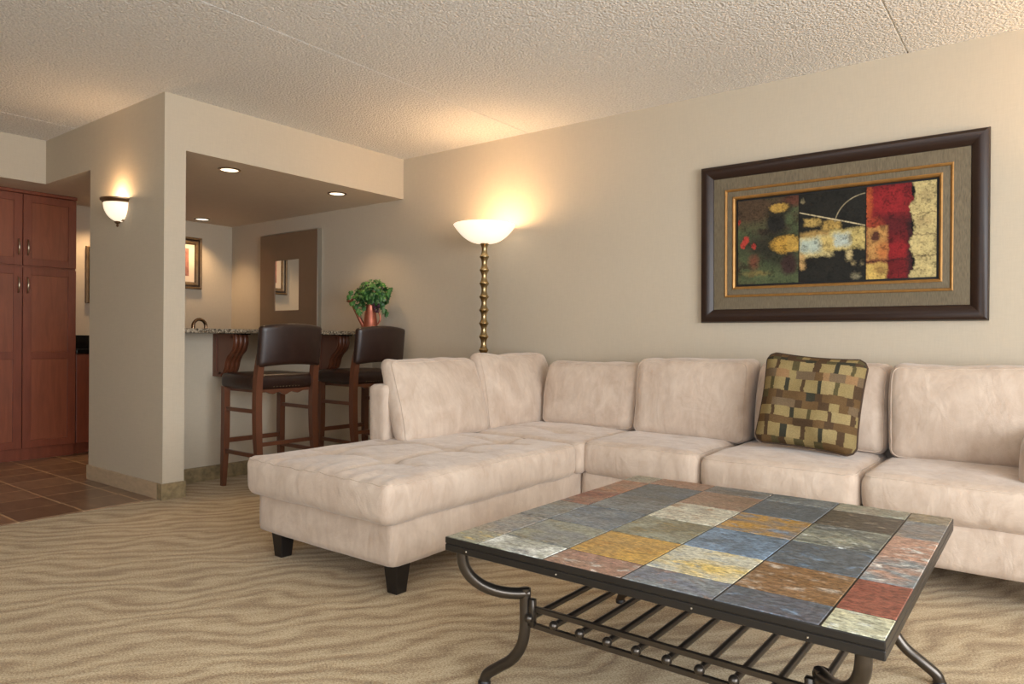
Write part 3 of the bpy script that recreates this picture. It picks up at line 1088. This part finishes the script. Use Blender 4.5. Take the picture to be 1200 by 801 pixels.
# broad flat panel with a rectangular opening
ga0, ga1, gz0, gz1 = -6.30, -5.895, 1.312, 1.828
O = [(-6.557, 1.053), (-5.613, 1.053), (-5.613, 2.092), (-6.557, 2.092)]
I = [(ga0, gz0), (ga1, gz0), (ga1, gz1), (ga0, gz1)]
I2 = [(ga0 + 0.006, gz0 + 0.006), (ga1 - 0.006, gz0 + 0.006), (ga1 - 0.006, gz1 - 0.006), (ga0 + 0.006, gz1 - 0.006)]
vs = [mplace(a, z, 0.046) for a, z in O] + [mplace(a, z, 0.050) for a, z in I] + [mplace(a, z, 0.044) for a, z in I2]
g.add(vs, [(k, (k + 1) % 4, 4 + (k + 1) % 4, 4 + k) for k in range(4)] + [(4 + k, 4 + (k + 1) % 4, 8 + (k + 1) % 4, 8 + k) for k in range(4)])
g.build('frame', 'mirror_panel', mr)
G().box(ga0 + 0.001, ga1 - 0.001, yb - 0.044, yb - 0.038, gz0 + 0.001, gz1 - 0.001).build('glass', 'mirror', mr)

# two framed prints on the kitchen wall (x = XL, facing +X)


def small_picture(y0, y1, z0, z1, label):
    r = thing('framed_print', label, 'picture', (XL, (y0 + y1) / 2, z0), 'framed prints on the kitchen wall')
    pl = lambda a, z, h: (XL + 0.001 + h, a, z)
    rc = (y0, y1, z0, z1)
    g = G()
    ring(g, rc, [(0, 0), (0, 0.03), (0.008, 0.034), (0.022, 0.030)], 0, pl, 0)
    ring(g, rc, [(0.022, 0.030), (0.030, 0.018), (0.036, 0.018)], 0, pl, 1)
    ring(g, rc, [(0.036, 0.018), (0.040, 0.026), (0.062, 0.024), (0.068, 0.014)], 0, pl, 0)
    ring(g, rc, [(0.068, 0.014), (0.074, 0.010)], 0, pl, 1)
    g.build('frame', ['antique_frame', 'antique_dark'], r)
    i = 0.074
    G().box(XL + 0.002, XL + 0.010, y0 + i - 0.003, y1 - i + 0.003, z0 + i - 0.003, z1 - i + 0.003).build('mat_board', 'mat_board', r)
    G().box(XL + 0.0102, XL + 0.0112, y0 + i + 0.06, y1 - i - 0.06, z0 + i + 0.06, z1 - i - 0.045).build('print', 'print', r)


small_picture(3.52, 3.945, 1.545, 2.085, 'framed red print with cream mat in antique frame, beside the pillar, above the bar faucet')
small_picture(2.82, 3.24, 1.35, 1.885, 'sliver of dark framed print seen between the pantry cabinet and the pillar')


# ------------------------------------------------------------------ downlights
def downlight(x, y, label, power):
    r = thing('recessed_downlight', label, 'light', (x, y, SOF), 'recessed downlights in the soffit')
    G().lathe([(0.060, -0.0005), (0.062, -0.006), (0.078, -0.005), (0.080, -0.0005)], (x, y, SOF), 32).build('trim_ring', 'faucet', r, True)
    G().lathe([(0.0005, -0.003), (0.061, -0.003), (0.061, -0.0008), (0.0005, -0.0008)], (x, y, SOF), 32).build('lens', 'lens', r)
    s = spot('downlight_bulb', (x, y, SOF - 0.02), power)
    s.parent = r
    s.location = (0, 0, -0.02)


downlight(-4.736, 2.818, 'recessed downlight above the nearer bar stool, nearest the pillar', 16)
downlight(-4.766, 3.812, 'recessed downlight above the watering can, nearest the beige back wall', 16)
downlight(-6.941, 3.831, 'small recessed downlight above the framed red print in the kitchen', 30)
downlight(-6.90, 2.86, 'recessed downlight above the kitchen base cabinet behind the pillar', 30)

# ------------------------------------------------------------------ wall sconce on the pillar
SX, SZ = -5.085, 1.95
sn = thing('wall_sconce', 'half bowl wall sconce with lit frosted glass and bronze rim on the pillar', 'lamp', (SX, 2.222, SZ))
yw_ = 2.2215
prof = [(0.108 * math.sin(t), -0.125 * math.cos(t)) for t in [0.12 + (PI / 2 - 0.12) * k / 14 for k in range(15)]]
prof_in = [(max(r - 0.005, 0.001), z + 0.004) for r, z in prof[::-1]]
G().lathe(prof + prof_in, (SX, yw_, SZ), 28, PI, 2 * PI).build('glass_bowl', 'sconce_glass', sn, True, 60)
G().lathe([(0.104, 0.0), (0.112, 0.002), (0.118, 0.012), (0.128, 0.020), (0.129, 0.030), (0.121, 0.032), (0.104, 0.010), (0.104, 0.0)], (SX, yw_, SZ), 28, PI, 2 * PI).build('rim', 'bronze', sn, True)
G().lathe([(0.001, -0.160), (0.006, -0.156), (0.009, -0.149), (0.005, -0.141), (0.016, -0.133), (0.021, -0.122), (0.001, -0.117)], (SX, yw_ - 0.022, SZ), 16).build('finial', 'bronze', sn, True)
G().box(SX - 0.05, SX + 0.05, yw_ - 0.012, yw_, SZ - 0.12, SZ + 0.01).build('wall_plate', 'bronze', sn)
p = point('sconce_bulb', (0, 0, 0), 5.0, WARM, 0.03)
p.parent = sn
p.location = (0, -0.075, 0.02)


# ------------------------------------------------------------------ floor lamps
def floor_lamp(x, y, label, power):
    r = thing('floor_lamp', label, 'lamp', (x, y, 0), 'torchiere floor lamps')
    ztop = 1.75
    G().lathe([(0.001, 0.001), (0.150, 0.001), (0.152, 0.012), (0.140, 0.022), (0.06, 0.032), (0.03, 0.05), (0.022, 0.07), (0.001, 0.07)], (x, y, 0), 40).build('base', 'brass', r, True)
    seg = 0.0985
    prof = []
    z = 0.07
    n = int(round((ztop - 0.07) / seg))
    seg = (ztop - 0.07) / n
    for k in range(n):
        z0 = 0.07 + k * seg
        prof += [(0.0355, z0 + 0.000), (0.0360, z0 + 0.006), (0.028, z0 + 0.016), (0.0215, z0 + seg * 0.35), (0.0195, z0 + seg * 0.52), (0.0215, z0 + seg * 0.72), (0.0275, z0 + seg * 0.90), (0.0345, z0 + seg * 0.985)]
    prof = [(0.001, 0.07)] + prof + [(0.030, ztop), (0.030, ztop + 0.012), (0.001, ztop + 0.012)]
    G().lathe(prof, (x, y, 0), 28).build('pole', 'brass', r, True, 30)
    pr = []
    for k in range(17):
        t = k / 16
        rad = 0.035 + (0.232 - 0.035) * t ** 0.62
        pr.append((rad, ztop + 0.004 + 0.135 * t ** 1.35))
    inner = [(max(a - 0.005, 0.002), b + 0.005) for a, b in pr[::-1]]
    pr = [(0.002, ztop + 0.004)] + pr + inner + [(0.002, ztop + 0.011)]
    G().lathe(pr, (x, y, 0), 56).build('lamp_shade', 'shade_glass', r, True, 60)
    G().lathe([(0.002, 0.013), (0.02, 0.013), (0.02, 0.05), (0.002, 0.052)], (x, y, ztop), 16).build('bulb_socket', 'brass', r)
    p = point('lamp_bulb', (0, 0, 0), power, WARM, 0.09)
    p.parent = r
    p.location = (0, 0, ztop + 0.105)


floor_lamp(-3.345, 4.04, 'brass torchiere floor lamp with lit white glass bowl behind the sofa corner', 13)
floor_lamp(0.62, 4.02, 'brass torchiere floor lamp standing past the right arm of the sofa', 17)

# ------------------------------------------------------------------ watering can with ivy, grapes
WX, WY, WZ = -4.665, 4.10, 1.0995
wc = thing('watering_can', 'copper watering can used as a planter, on the granite bar beside the back wall', 'watering can', (WX, WY, WZ))
G().lathe([(0.001, 0.0005), (0.066, 0.0005), (0.068, 0.006), (0.064, 0.012), (0.058, 0.09), (0.047, 0.17), (0.036, 0.225), (0.039, 0.232), (0.036, 0.234), (0.032, 0.225), (0.001, 0.20)], (WX, WY, WZ), 32).build('body', 'copper', wc, True, 35)
d = Vector((-0.80, -0.60, 0)).normalized()      # spout points to the picture's left
d = Vector((-0.795, -0.606, 0))
sp = [Vector((WX, WY, WZ)) + d * a + Vector((0, 0, b)) for a, b in ((0.045, 0.02), (0.085, 0.095), (0.125, 0.17), (0.165, 0.245))]
G().tube(catmull(sp, 5), [0.020 - 0.010 * i / 15 for i in range(16)], 12).build('spout', 'copper', wc, True)
tip = sp[-1]
g = G()
ax = (d * 0.45 + Vector((0, 0, 1))).normalized()
g.tube([tip - ax * 0.005, tip + ax * 0.010, tip + ax * 0.028, tip + ax * 0.032], [0.011, 0.016, 0.034, 0.034], 20)
g.build('spout_rose', 'copper', wc, True, 40)
hp = [Vector((WX, WY, WZ)) - d * a + Vector((0, 0, b)) for a, b in ((0.055, 0.06), (0.075, 0.085), (0.085, 0.12), (0.072, 0.165), (0.042, 0.18))]
G().tube(catmull(hp, 5), 0.007, 8).build('handle', 'copper', wc, True)

iv = thing('ivy_plant', 'bushy green ivy with purple grapes spilling out of the copper watering can', 'plant', (WX, WY, WZ + 0.203))
rnd = random.Random(4)
leafs = G()
tones = []
stems = G()
basep = Vector((WX, WY, WZ + 0.206))
VR = Vector((0.795, 0.606, 0))       # sideways as seen from the room
VD = Vector((-0.606, 0.795, 0))      # away from the viewer


def leaf(c, size, nrm, tipdir, tone):
    nrm = nrm.normalized()
    t = (tipdir - nrm * tipdir.dot(nrm)).normalized()
    s_ = nrm.cross(t)
    out = [(0, -0.42), (0.30, -0.50), (0.52, -0.22), (0.36, -0.02), (0.46, 0.30), (0.18, 0.28), (0, 0.72), (-0.18, 0.28), (-0.46, 0.30), (-0.36, -0.02), (-0.52, -0.22), (-0.30, -0.50)]
    vs = [c + nrm * 0.06 * size] + [c + s_ * (x * size) + t * (y * size) - nrm * (abs(x) * 0.25 + max(0, y) * 0.15) * size for x, y in out]
    fs = [(0, i + 1, (i + 1) % 12 + 1) for i in range(12)]
    leafs.add(vs, fs)
    tones.extend([tone] * 13)


for k in range(330):
    th = rnd.uniform(0, 2 * PI)
    ph = rnd.uniform(-0.95, 1.0)
    a = math.sqrt(max(0, 1 - ph * ph))
    dr = VR * (a * math.cos(th)) + VD * (a * math.sin(th)) + Vector((0, 0, ph))
    rr = rnd.uniform(0.45, 1.0) ** 0.6
    side = a * math.cos(th)
    cen = basep + Vector((0, 0, 0.112)) + VR * (0.012)
    c = cen + Vector((VR * (a * math.cos(th) * 0.158) + VD * (a * math.sin(th) * 0.115) + Vector((0, 0, ph * 0.135)))) * rr
    if c.z < basep.z + 0.03 and (c - basep).xy.length < 0.06:
        c.z += 0.06
    if c.y > YW - 0.045: c.y = YW - 0.045 - rnd.uniform(0, 0.05)
    leaf(c, rnd.uniform(0.030, 0.050), dr * 0.7 + Vector((rnd.uniform(-.5, .5), rnd.uniform(-1.1, 0.1), rnd.uniform(0, .8))), Vector((rnd.uniform(-1, 1), rnd.uniform(-1, 1), rnd.uniform(-1.3, 0.3))), rnd.random() ** 1.2)
for (dx, dz) in ((-0.150, 0.0), (-0.125, -0.035), (-0.10, -0.06), (-0.085, -0.095), (-0.06, -0.05), (0.10, -0.03), (0.125, -0.065), (0.14, -0.095), (-0.17, 0.09), (0.16, 0.07), (0.17, 0.11), (-0.19, 0.04)):
    for q in range(2):
        c = basep + Vector((0, 0, 0.04)) + VR * (dx + rnd.uniform(-.012, .012)) + VD * (-0.04 + 0.02 * q) + Vector((0, 0, dz + rnd.uniform(-.01, .01)))
        c.y = min(c.y, YW - 0.05)
        leaf(c, rnd.uniform(0.036, 0.052), Vector((0.3, -0.9, rnd.uniform(0, .4))), Vector((rnd.uniform(-.5, .5), 0, -1)), rnd.random())
for k in range(16):
    th = k / 16 * 2 * PI
    e = basep + Vector((0, 0, 0.17)) + VR * (0.12 * math.cos(th)) + VD * (0.09 * math.sin(th))
    if e.y > YW - 0.05: e.y = YW - 0.05
    stems.tube(catmull([basep + Vector((0.01 * math.cos(th), 0.01 * math.sin(th), -0.002)), (basep + e) / 2 + Vector((0, 0, 0.035)), e], 4), 0.0022, 5)
lo = leafs.build('leaf', 'leaf', iv)
lo['kind'] = 'stuff'
lo.name = 'foliage'
ta = lo.data.attributes.new('tone', 'FLOAT', 'POINT')
ta.data.foreach_set('value', tones)
stems.build('stem', 'stem', iv)
gr = G()
for k in range(34):
    t = rnd.random()
    wid = 0.026 * (1 - 0.6 * t) + 0.003
    an = rnd.uniform(0, 2 * PI)
    gr.sphere(tuple(basep + VR * (0.062 + wid * math.cos(an)) + VD * (-0.048 + wid * 0.8 * math.sin(an)) + Vector((0, 0, 0.045 - 0.085 * t))), 0.0085, 10)
gb = gr.build('grape_bunch', 'grape', iv, True)
gb['label'] = 'dark purple grape bunch'

# ------------------------------------------------------------------ sectional sofa
sf = thing('sectional_sofa', 'cream microsuede sectional sofa with a tufted chaise along the back wall', 'sofa', (-1.8, 3.2, 0))
ZB = 0.118


def soft(name, *a, **k):
    return G().rbox(*a, **k).build(name, 'suede', sf, True, 75)


def tufts(lines_x, pts, depth=0.012, cross=()):
    def f(q, sN):
        if sN[2] > 0.2:
            for lx, ya, yb_ in lines_x:
                if ya - 0.1 < q.y < yb_ + 0.1:
                    w_ = min(1, max(0, (q.y - ya + 0.05) / 0.1), max(0, (yb_ + 0.05 - q.y) / 0.1))
                    q.z -= depth * 0.75 * w_ * math.exp(-((q.x - lx) / 0.018) ** 2)
            for ly, xa, xb in cross:
                if xa < q.x < xb:
                    q.z -= depth * 0.6 * math.exp(-((q.y - ly) / 0.018) ** 2)
            for px_, py_ in pts:
                dd = ((q.x - px_) ** 2 + (q.y - py_) ** 2)
                q.z -= depth * math.exp(-dd / 0.0018) + depth * 0.9 * math.exp(-dd / 0.02)
        return q
    return f


# base frames
soft('base', -3.005, -2.070, 1.945, 4.24, ZB, 0.315, 0.022, step=0.035, amp=0.004)
soft('base', -2.062, -1.04, 3.345, 4.24, ZB, 0.315, 0.022, step=0.035, amp=0.003)
soft('base', -1.036, 0.145, 3.345, 4.24, ZB, 0.315, 0.022, step=0.035, amp=0.003)
# back frames
soft('back_frame', -3.050, -2.905, 2.665, 4.26, 0.20, 0.785, 0.030, step=0.03, amp=0.004)
soft('back_frame', -2.90, 0.14, 4.10, 4.265, 0.20, 0.80, 0.030, step=0.035, amp=0.003)
# chaise cushion: fuller front edge that overhangs the base
def chd(q, sN):
    q = tufts([(-2.81, 1.90, 2.62), (-2.385, 1.90, 3.25)], [(-2.81, 2.22), (-2.81, 2.60), (-2.385, 2.22), (-2.385, 2.64), (-2.385, 3.04)], 0.016, ((2.22, -2.95, -2.2), (2.64, -2.95, -2.2), (3.04, -2.70, -2.2)))(q, sN)
    q.z += 0.004 * math.sin(q.x * 60 + 4 * noise.noise(q * 6)) * max(0, sN[2]) * math.exp(-((q.y - 1.93) / 0.10) ** 2)
    return q
soft('seat_cushion', -3.035, -2.040, 1.885, 3.290, 0.300, 0.478, 0.048, step=0.015, bulge=(0.012, 0.018, 0.022), deform=chd, amp=0.007, seam=(2, 1))
soft('seat_cushion', -2.90, -2.03, 3.285, 4.08, 0.300, 0.482, 0.050, step=0.022, bulge=(0.0, 0.006, 0.020), deform=tufts([], [(-2.35, 3.58)], 0.014, ((3.58, -2.8, -2.1),)), amp=0.006, seam=(2, 1))
for (x0, x1, tz) in ((-2.060, -1.385, 0.488), (-1.380, -0.650, 0.480), (-0.645, 0.145, 0.480)):
    tf = tufts([], [((x0 + x1) / 2 + 0.05, 3.76)], 0.010) if x0 < -2 else None
    soft('seat_cushion', x0, x1, 3.325, 4.08, 0.298, tz, 0.055, step=0.022, bulge=(0.003, 0.018, 0.018), deform=tf, amp=0.007, seam=(2, 1))


# back cushions: built upright, then leaned by shear, with puffy corners
def back_cushion(x0, x1, y0, y1, z0, z1, axis, lean, seed, th=0.055, belly=0.045, name='back_cushion', skew=0.0, amp=0.010):
    def f(q, sN):
        t = (q.z - z0) / (z1 - z0)
        if axis == 'y':
            q.y += lean * t - 0.02 * math.sin(PI * min(1, max(0, t))) * (sN[1] < 0)
            s_ = sN[0]
            q.x += skew * (t - 0.5)
        else:
            q.x += lean * t + 0.02 * math.sin(PI * min(1, max(0, t))) * (sN[0] > 0)
            s_ = sN[1]
            q.y += skew * (t - 0.5)
        if t > 0.6:
            q.z += (0.010 * s_ ** 4 - 0.006 + 0.012 * noise.noise(Vector((s_ * 2.2 + seed * 3, seed, 0)))) * (t - 0.6) / 0.4
        q += noise.noise_vector(q * 3.2 + Vector((seed * 5, 0, 0))) * amp
        q += noise.noise_vector(q * 16 + Vector((seed * 5, 0, 0))) * 0.0025
        return q
    bl = (0.004, belly, 0.004) if axis == 'y' else (belly, 0.004, 0.004)
    return soft(name, x0, x1, y0, y1, z0, z1, th, step=0.022, bulge=bl, deform=f, seam=(1, -1) if axis == 'y' else (0, 1))


back_cushion(-2.870, -2.755, 2.690, 3.425, 0.462, 0.925, 'x', -0.165, 1, skew=0.03, belly=0.045, th=0.05)
back_cushion(-2.865, -2.750, 3.420, 4.180, 0.462, 0.948, 'x', -0.135, 2, skew=0.04, belly=0.045, th=0.05)
back_cushion(-2.720, -2.010, 3.885, 4.080, 0.475, 0.905, 'y', 0.075, 3, skew=0.02, belly=0.030)
back_cushion(-2.012, -1.318, 3.830, 4.060, 0.478, 0.938, 'y', 0.080, 4, skew=0.0, belly=0.030)
back_cushion(-1.300, -0.640, 3.895, 4.085, 0.478, 0.930, 'y', 0.075, 5, skew=0.01)
back_cushion(-0.628, 0.130, 3.830, 4.070, 0.478, 0.940, 'y', 0.085, 6, skew=0.0, belly=0.028)
# right arm
soft('arm', -0.088, 0.165, 3.44, 4.20, 0.30, 0.685, 0.085, step=0.024, bulge=(0.012, 0.015, 0.01), amp=0.004)
soft('arm_base', -0.02, 0.165, 3.36, 4.24, ZB + 0.002, 0.31, 0.02, step=0.03)


def foot(x, y):
    g = G()
    a, b = 0.040, 0.028
    vs = [(x - b, y - b, 0), (x + b, y - b, 0), (x + b, y + b, 0), (x - b, y + b, 0), (x - a, y - a, ZB + 0.012), (x + a, y - a, ZB + 0.012), (x + a, y + a, ZB + 0.012), (x - a, y + a, ZB + 0.012)]
    g.add(vs, [(3, 2, 1, 0), (4, 5, 6, 7), (0, 1, 5, 4), (1, 2, 6, 5), (2, 3, 7, 6), (3, 0, 4, 7)])
    o = g.build('leg', 'black_foot', sf)
    md = o.modifiers.new('bevel', 'BEVEL'); md.width = 0.003; md.segments = 2


for x, y in ((-2.905, 2.02), (-2.125, 2.02), (-2.95, 4.15), (-2.0, 4.15), (-2.0, 3.43), (-1.04, 3.43), (-1.04, 4.15), (0.09, 3.43), (0.09, 4.15)):
    foot(x, y)

# ------------------------------------------------------------------ throw pillow
tp = thing('throw_pillow', 'square brown and gold checked throw pillow propped against the sofa back cushions', 'pillow', (-0.95, 3.70, 0.50))
ns = 144
rows = [(0, .05, 'a'), (.05, .09, 'd'), (.09, .20, 'g'), (.20, .295, 'm'), (.295, .43, 'g'), (.43, .515, 'o'), (.515, .60, 'm'), (.60, .705, 'g2'), (.705, .785, 'o'), (.785, .93, 'g'), (.93, 1.01, 'a')]
GOLD, GOLD2 = (138, 121, 82), (146, 129, 90)
BRN, TAU, RUST, ORG, OLV, DRK = (78, 61, 44), (108, 91, 70), (98, 76, 50), (138, 108, 76), (82, 74, 50), (56, 54, 44)
prn = random.Random(11)
cells = []
for (v0, v1, k) in rows:
    x = 0
    while x < 1:
        if k in ('g', 'g2'):
            wg = prn.uniform(.11, .14) if k == 'g' else prn.uniform(.12, .19)
            cells.append((v0, v1, x, x + wg, prn.choice((GOLD, GOLD2, GOLD))))
            x += wg
            wb = prn.choice((.035, .04, .045, .07))
            cells.append((v0, v1, x, x + wb, prn.choice((BRN, BRN, DRK, OLV))))
            x += wb
        else:
            wg = prn.uniform(.06, .11)
            pal = {'m': (TAU, RUST, BRN, TAU, ORG, GOLD), 'o': (RUST, OLV, DRK, BRN, RUST), 'a': (GOLD, BRN, OLV, RUST), 'd': (DRK, BRN, OLV)}[k]
            cells.append((v0, v1, x, x + wg, prn.choice(pal)))
            x += wg


def pcol(u, v):
    for (v0, v1, u0, u1, c) in cells:
        if v0 <= v < v1 and u0 <= u < u1:
            return s2l(c)
    return s2l(BRN)


hwp, hhp = 0.242, 0.238
ctr = Vector((-0.948, 3.700, 0.742))
rotm = Matrix.Rotation(math.radians(4), 4, 'Y') @ Matrix.Rotation(math.radians(-14), 4, 'X')
vs, fs, cols = [], [], []
for side in (-1, 1):
    for j in range(ns + 1):
        for i in range(ns + 1):
            a, b = -1 + 2 * i / ns, -1 + 2 * j / ns
            pin = 1 - 0.055 * (1 - a * a) if abs(b) > abs(a) else 1 - 0.055 * (1 - b * b)
            x = a * hwp * (1 - 0.050 * (1 - b * b) * abs(a) ** 2)
            z = -b * hhp * (1 - 0.060 * (1 - a * a) * abs(b) ** 2)
            # rounded corners
            cr_ = max(0, abs(a) - 0.82) * max(0, abs(b) - 0.82)
            x -= math.copysign(cr_ * 0.9, a) * 0.6; z += math.copysign(cr_ * 0.9, b) * 0.6
            th = 0.085 * (max(0, (1 - a ** 4)) * max(0, (1 - b ** 4))) ** 0.55 + 0.0
            th *= 1 + 0.25 * noise.noise(Vector((a * 2, b * 2, side)))
            p = Vector((x, side * th, z))
            vs.append(ctr + (rotm @ p))
    o_ = 0 if side == -1 else (ns + 1) ** 2
    for j in range(ns):
        for i in range(ns):
            a = o_ + j * (ns + 1) + i
            f = (a, a + ns + 1, a + ns + 2, a + 1)
            fs.append(f if side == -1 else f[::-1])
            wob = 0.002 * math.sin(j * 0.25)
            cols.append(pcol((i + 0.5) / ns + wob if side == -1 else 1 - (i + 0.5) / ns, (j + 0.5) / ns + 0.004 * math.sin(i * 0.07)))
me_o = G().add(vs, fs)
off = Vector(tp.location)
me = bpy.data.meshes.new('cover')
me.from_pydata([(Vector(v) - off)[:] for v in me_o.v], [], me_o.f)
me.materials.append(M['pillow'])
att = me.color_attributes.new('paint', 'FLOAT_COLOR', 'CORNER')
att.data.foreach_set('color', np.repeat(np.concatenate([np.array(cols), np.ones((len(cols), 1))], 1), 4, axis=0).ravel())
me.polygons.foreach_set('use_smooth', [True] * len(me.polygons))
ob = bpy.data.objects.new('cover', me)
C.objects.link(ob)
ob.parent = tp
M['piping'] = simple('pillow_piping', (66, 48, 32), 0.8)
loop = []
for (i0, j0, di, dj) in ((0, 0, 1, 0), (ns, 0, 0, 1), (ns, ns, -1, 0), (0, ns, 0, -1)):
    for k in range(0, ns, 4):
        i, j = i0 + di * k, j0 + dj * k
        loop.append((Vector(vs[j * (ns + 1) + i]) + Vector(vs[(ns + 1) ** 2 + j * (ns + 1) + i])) / 2)
loop.append(loop[0])
G().tube(loop, 0.0062, 8, cap=False).build('piping', 'piping', tp, True)

# ------------------------------------------------------------------ slate coffee table
TX0, TX1, TY0, TY1, TZ = -1.365, -0.240, 1.483, 2.660, 0.480
ct = thing('coffee_table', 'square slate tiled coffee table with curved gunmetal tube legs and a slatted lower shelf', 'table', (-0.8025, 2.07, 0))
g = G().bevbox(TX0, TX1, TY0, TY1, 0.4395, 0.4590, 0.002, 1).bevbox(TX0, TX1, TY0, TY1, 0.4602, 0.4785, 0.0025, 2)
g.box(TX0 + 0.004, TX1 - 0.004, TY0 + 0.004, TY1 - 0.004, 0.458, 0.461)
g.build('table_top', 'slab_edge', ct)
FR = [0.0, 0.105, 0.300, 0.500, 0.700, 0.895, 1.0]
GY, BL, GN, OR, RD, TN, WH, DK, RU, YE = (118, 124, 126), (116, 138, 160), (136, 138, 122), (166, 134, 78), (122, 72, 58), (148, 138, 122), (204, 208, 202), (88, 96, 102), (138, 110, 92), (200, 176, 104)  # grey, blue and dark tones shifted bluish, daylight sheen put into the colour
# rows from the front (row 0) to the back (row 5); columns left to right
GRID = [
    [(TN, GN, YE), (GN, WH, GY), (RU, (150, 116, 102), WH), ((104, 110, 122), GY, RU), (DK, (84, 84, 90), BL), ((172, 172, 148), (186, 182, 150), WH)],
    [(GY, TN, (116, 104, 92)), (GY, GN, (128, 118, 88)), (OR, (178, 142, 70), (164, 120, 60)), ((184, 182, 164), YE, (112, 132, 150)), ((118, 88, 56), (128, 98, 68), (176, 164, 148)), (RD, (138, 82, 66), (116, 62, 50))],
    [((112, 108, 96), GY, TN), (DK, GY, BL), (GN, (112, 106, 84), (142, 122, 72)), ((92, 108, 122), BL, DK), (DK, (88, 94, 98), BL), (GY, (186, 140, 112), WH)],
    [(RD, RU, DK), ((90, 88, 82), GY, (104, 98, 86)), ((190, 188, 170), TN, (150, 118, 88)), ((168, 130, 62), (110, 112, 116), BL), ((88, 92, 90), GN, WH), ((176, 140, 120), (158, 126, 110), WH)],
    [(RU, (146, 102, 76), TN), (DK, (86, 88, 84), GY), ((128, 108, 88), RU, TN), (DK, (92, 96, 98), GY), ((78, 72, 64), (84, 78, 68), TN), ((130, 118, 108), GY, TN)],
    [(TN, GN, RU), ((138, 104, 82), RU, TN), ((104, 98, 90), GY, DK), (DK, GY, GN), (TN, GN, WH), (TN, (126, 114, 86), GY)],
]
g = G()
ta_, tb_, tc_, to_ = [], [], [], []
tr = random.Random(3)
gap = 0.0022
for r_ in range(6):
    for c_ in range(6):
        x0 = TX0 + (TX1 - TX0) * FR[c_] + gap; x1 = TX0 + (TX1 - TX0) * FR[c_ + 1] - gap
        y0 = TY0 + (TY1 - TY0) * FR[r_] + gap; y1 = TY0 + (TY1 - TY0) * FR[r_ + 1] - gap
        if c_ == 0: x0 += 0.001
        n0 = len(g.v)
        zt = TZ + tr.uniform(-0.0004, 0.0006)
        g.bevbox(x0, x1, y0, y1, 0.476, zt, 0.0014, 1)
        nvv = len(g.v) - n0
        A, B, Cc = [s2l(q) for q in GRID[r_][c_]]
        of = (tr.uniform(0, 9), tr.uniform(0, 9), 0)
        ta_ += [(*A, 1)] * nvv; tb_ += [(*B, 1)] * nvv; tc_ += [(*Cc, 1)] * nvv; to_ += [of] * nvv
tl = g.build('tile_inlay', 'slate', ct)
for nm, dat in (('ca', ta_), ('cb', tb_), ('cc', tc_)):
    a_ = tl.data.color_attributes.new(nm, 'FLOAT_COLOR', 'POINT')
    a_.data.foreach_set('color', np.array(dat).ravel())
a_ = tl.data.attributes.new('off', 'FLOAT_VECTOR', 'POINT')
a_.data.foreach_set('vector', np.array(to_).ravel())
TCX, TCY = -0.8025, 2.07
for sx in (-1, 1):
    for sy in (-1, 1):
        def Wp(dx, dy, z): return (TCX + sx * dx, TCY + sy * dy, z)
        # upper quarter arc, from the corner in and down to the elbow
        arc = [Wp(0.520, 0.560, 0.439)]
        for k in range(0, 13):
            t = k / 12 * PI / 2
            arc.append(Wp(0.520 - 0.113 * (1 - math.cos(t)), 0.560 - 0.150 * (1 - math.cos(t)), 0.425 - 0.122 * math.sin(t)))
        arc.append(Wp(0.400, 0.402, 0.303))
        low = catmull([Wp(0.407, 0.410, 0.317), Wp(0.407, 0.410, 0.27), Wp(0.407, 0.410, 0.20), Wp(0.420, 0.410, 0.145), Wp(0.452, 0.412, 0.098), Wp(0.500, 0.416, 0.062), Wp(0.536, 0.422, 0.034), Wp(0.546, 0.425, 0.0125)], 6)
        g = G().tube(arc, 0.0165, 20).tube(low, 0.0165, 20)
        # steel angle at the elbow and shelf clamp
        g.bevbox(*[v for p in ((min(Wp(0.392, 0, 0)[0], Wp(0.372, 0, 0)[0]), max(Wp(0.392, 0, 0)[0], Wp(0.372, 0, 0)[0])), (min(Wp(0, 0.400, 0)[1], Wp(0, 0.418, 0)[1]), max(Wp(0, 0.400, 0)[1], Wp(0, 0.418, 0)[1])), (0.212, 0.292)) for v in p], 0.002, 1)
        lg = g.build('leg', 'tube', ct, True, 50)
        fp = Wp(0.546, 0.425, 0)
        G().lathe([(0.001, 0.0), (0.019, 0.0), (0.0195, 0.010), (0.016, 0.016), (0.001, 0.016)], fp, 18).build('foot_cap', 'black_foot', lg, True)
# lower shelf
for sy in (-1, 1):
    y = TCY + sy * 0.403
    for z in (0.262, 0.213):
        G().bevbox(TCX - 0.395, TCX + 0.395, y - 0.006, y + 0.006, z - 0.008, z + 0.008, 0.002, 1).build('shelf_rail', 'tube', ct)
for k in range(10):
    x = TCX + (k - 4.5) * 0.0857
    rod = G().tube([(x, TCY - 0.412, 0.2375), (x, TCY + 0.412, 0.2375)], 0.0095, 12).build('shelf_rod', 'tube', ct, True)
    for sy in (-1, 1):
        G().sphere((x, TCY + sy * 0.420, 0.2375), 0.0135, 16).build('ball_end', 'tube', rod, True)
for x in (TX0 + 0.08, TX0 + 0.38, TX0 + 0.74, TX1 - 0.14):
    G().sphere((x, TY0 - 0.0005, 0.4495), 0.0025, 8).build('screw', 'handle', ct, True)
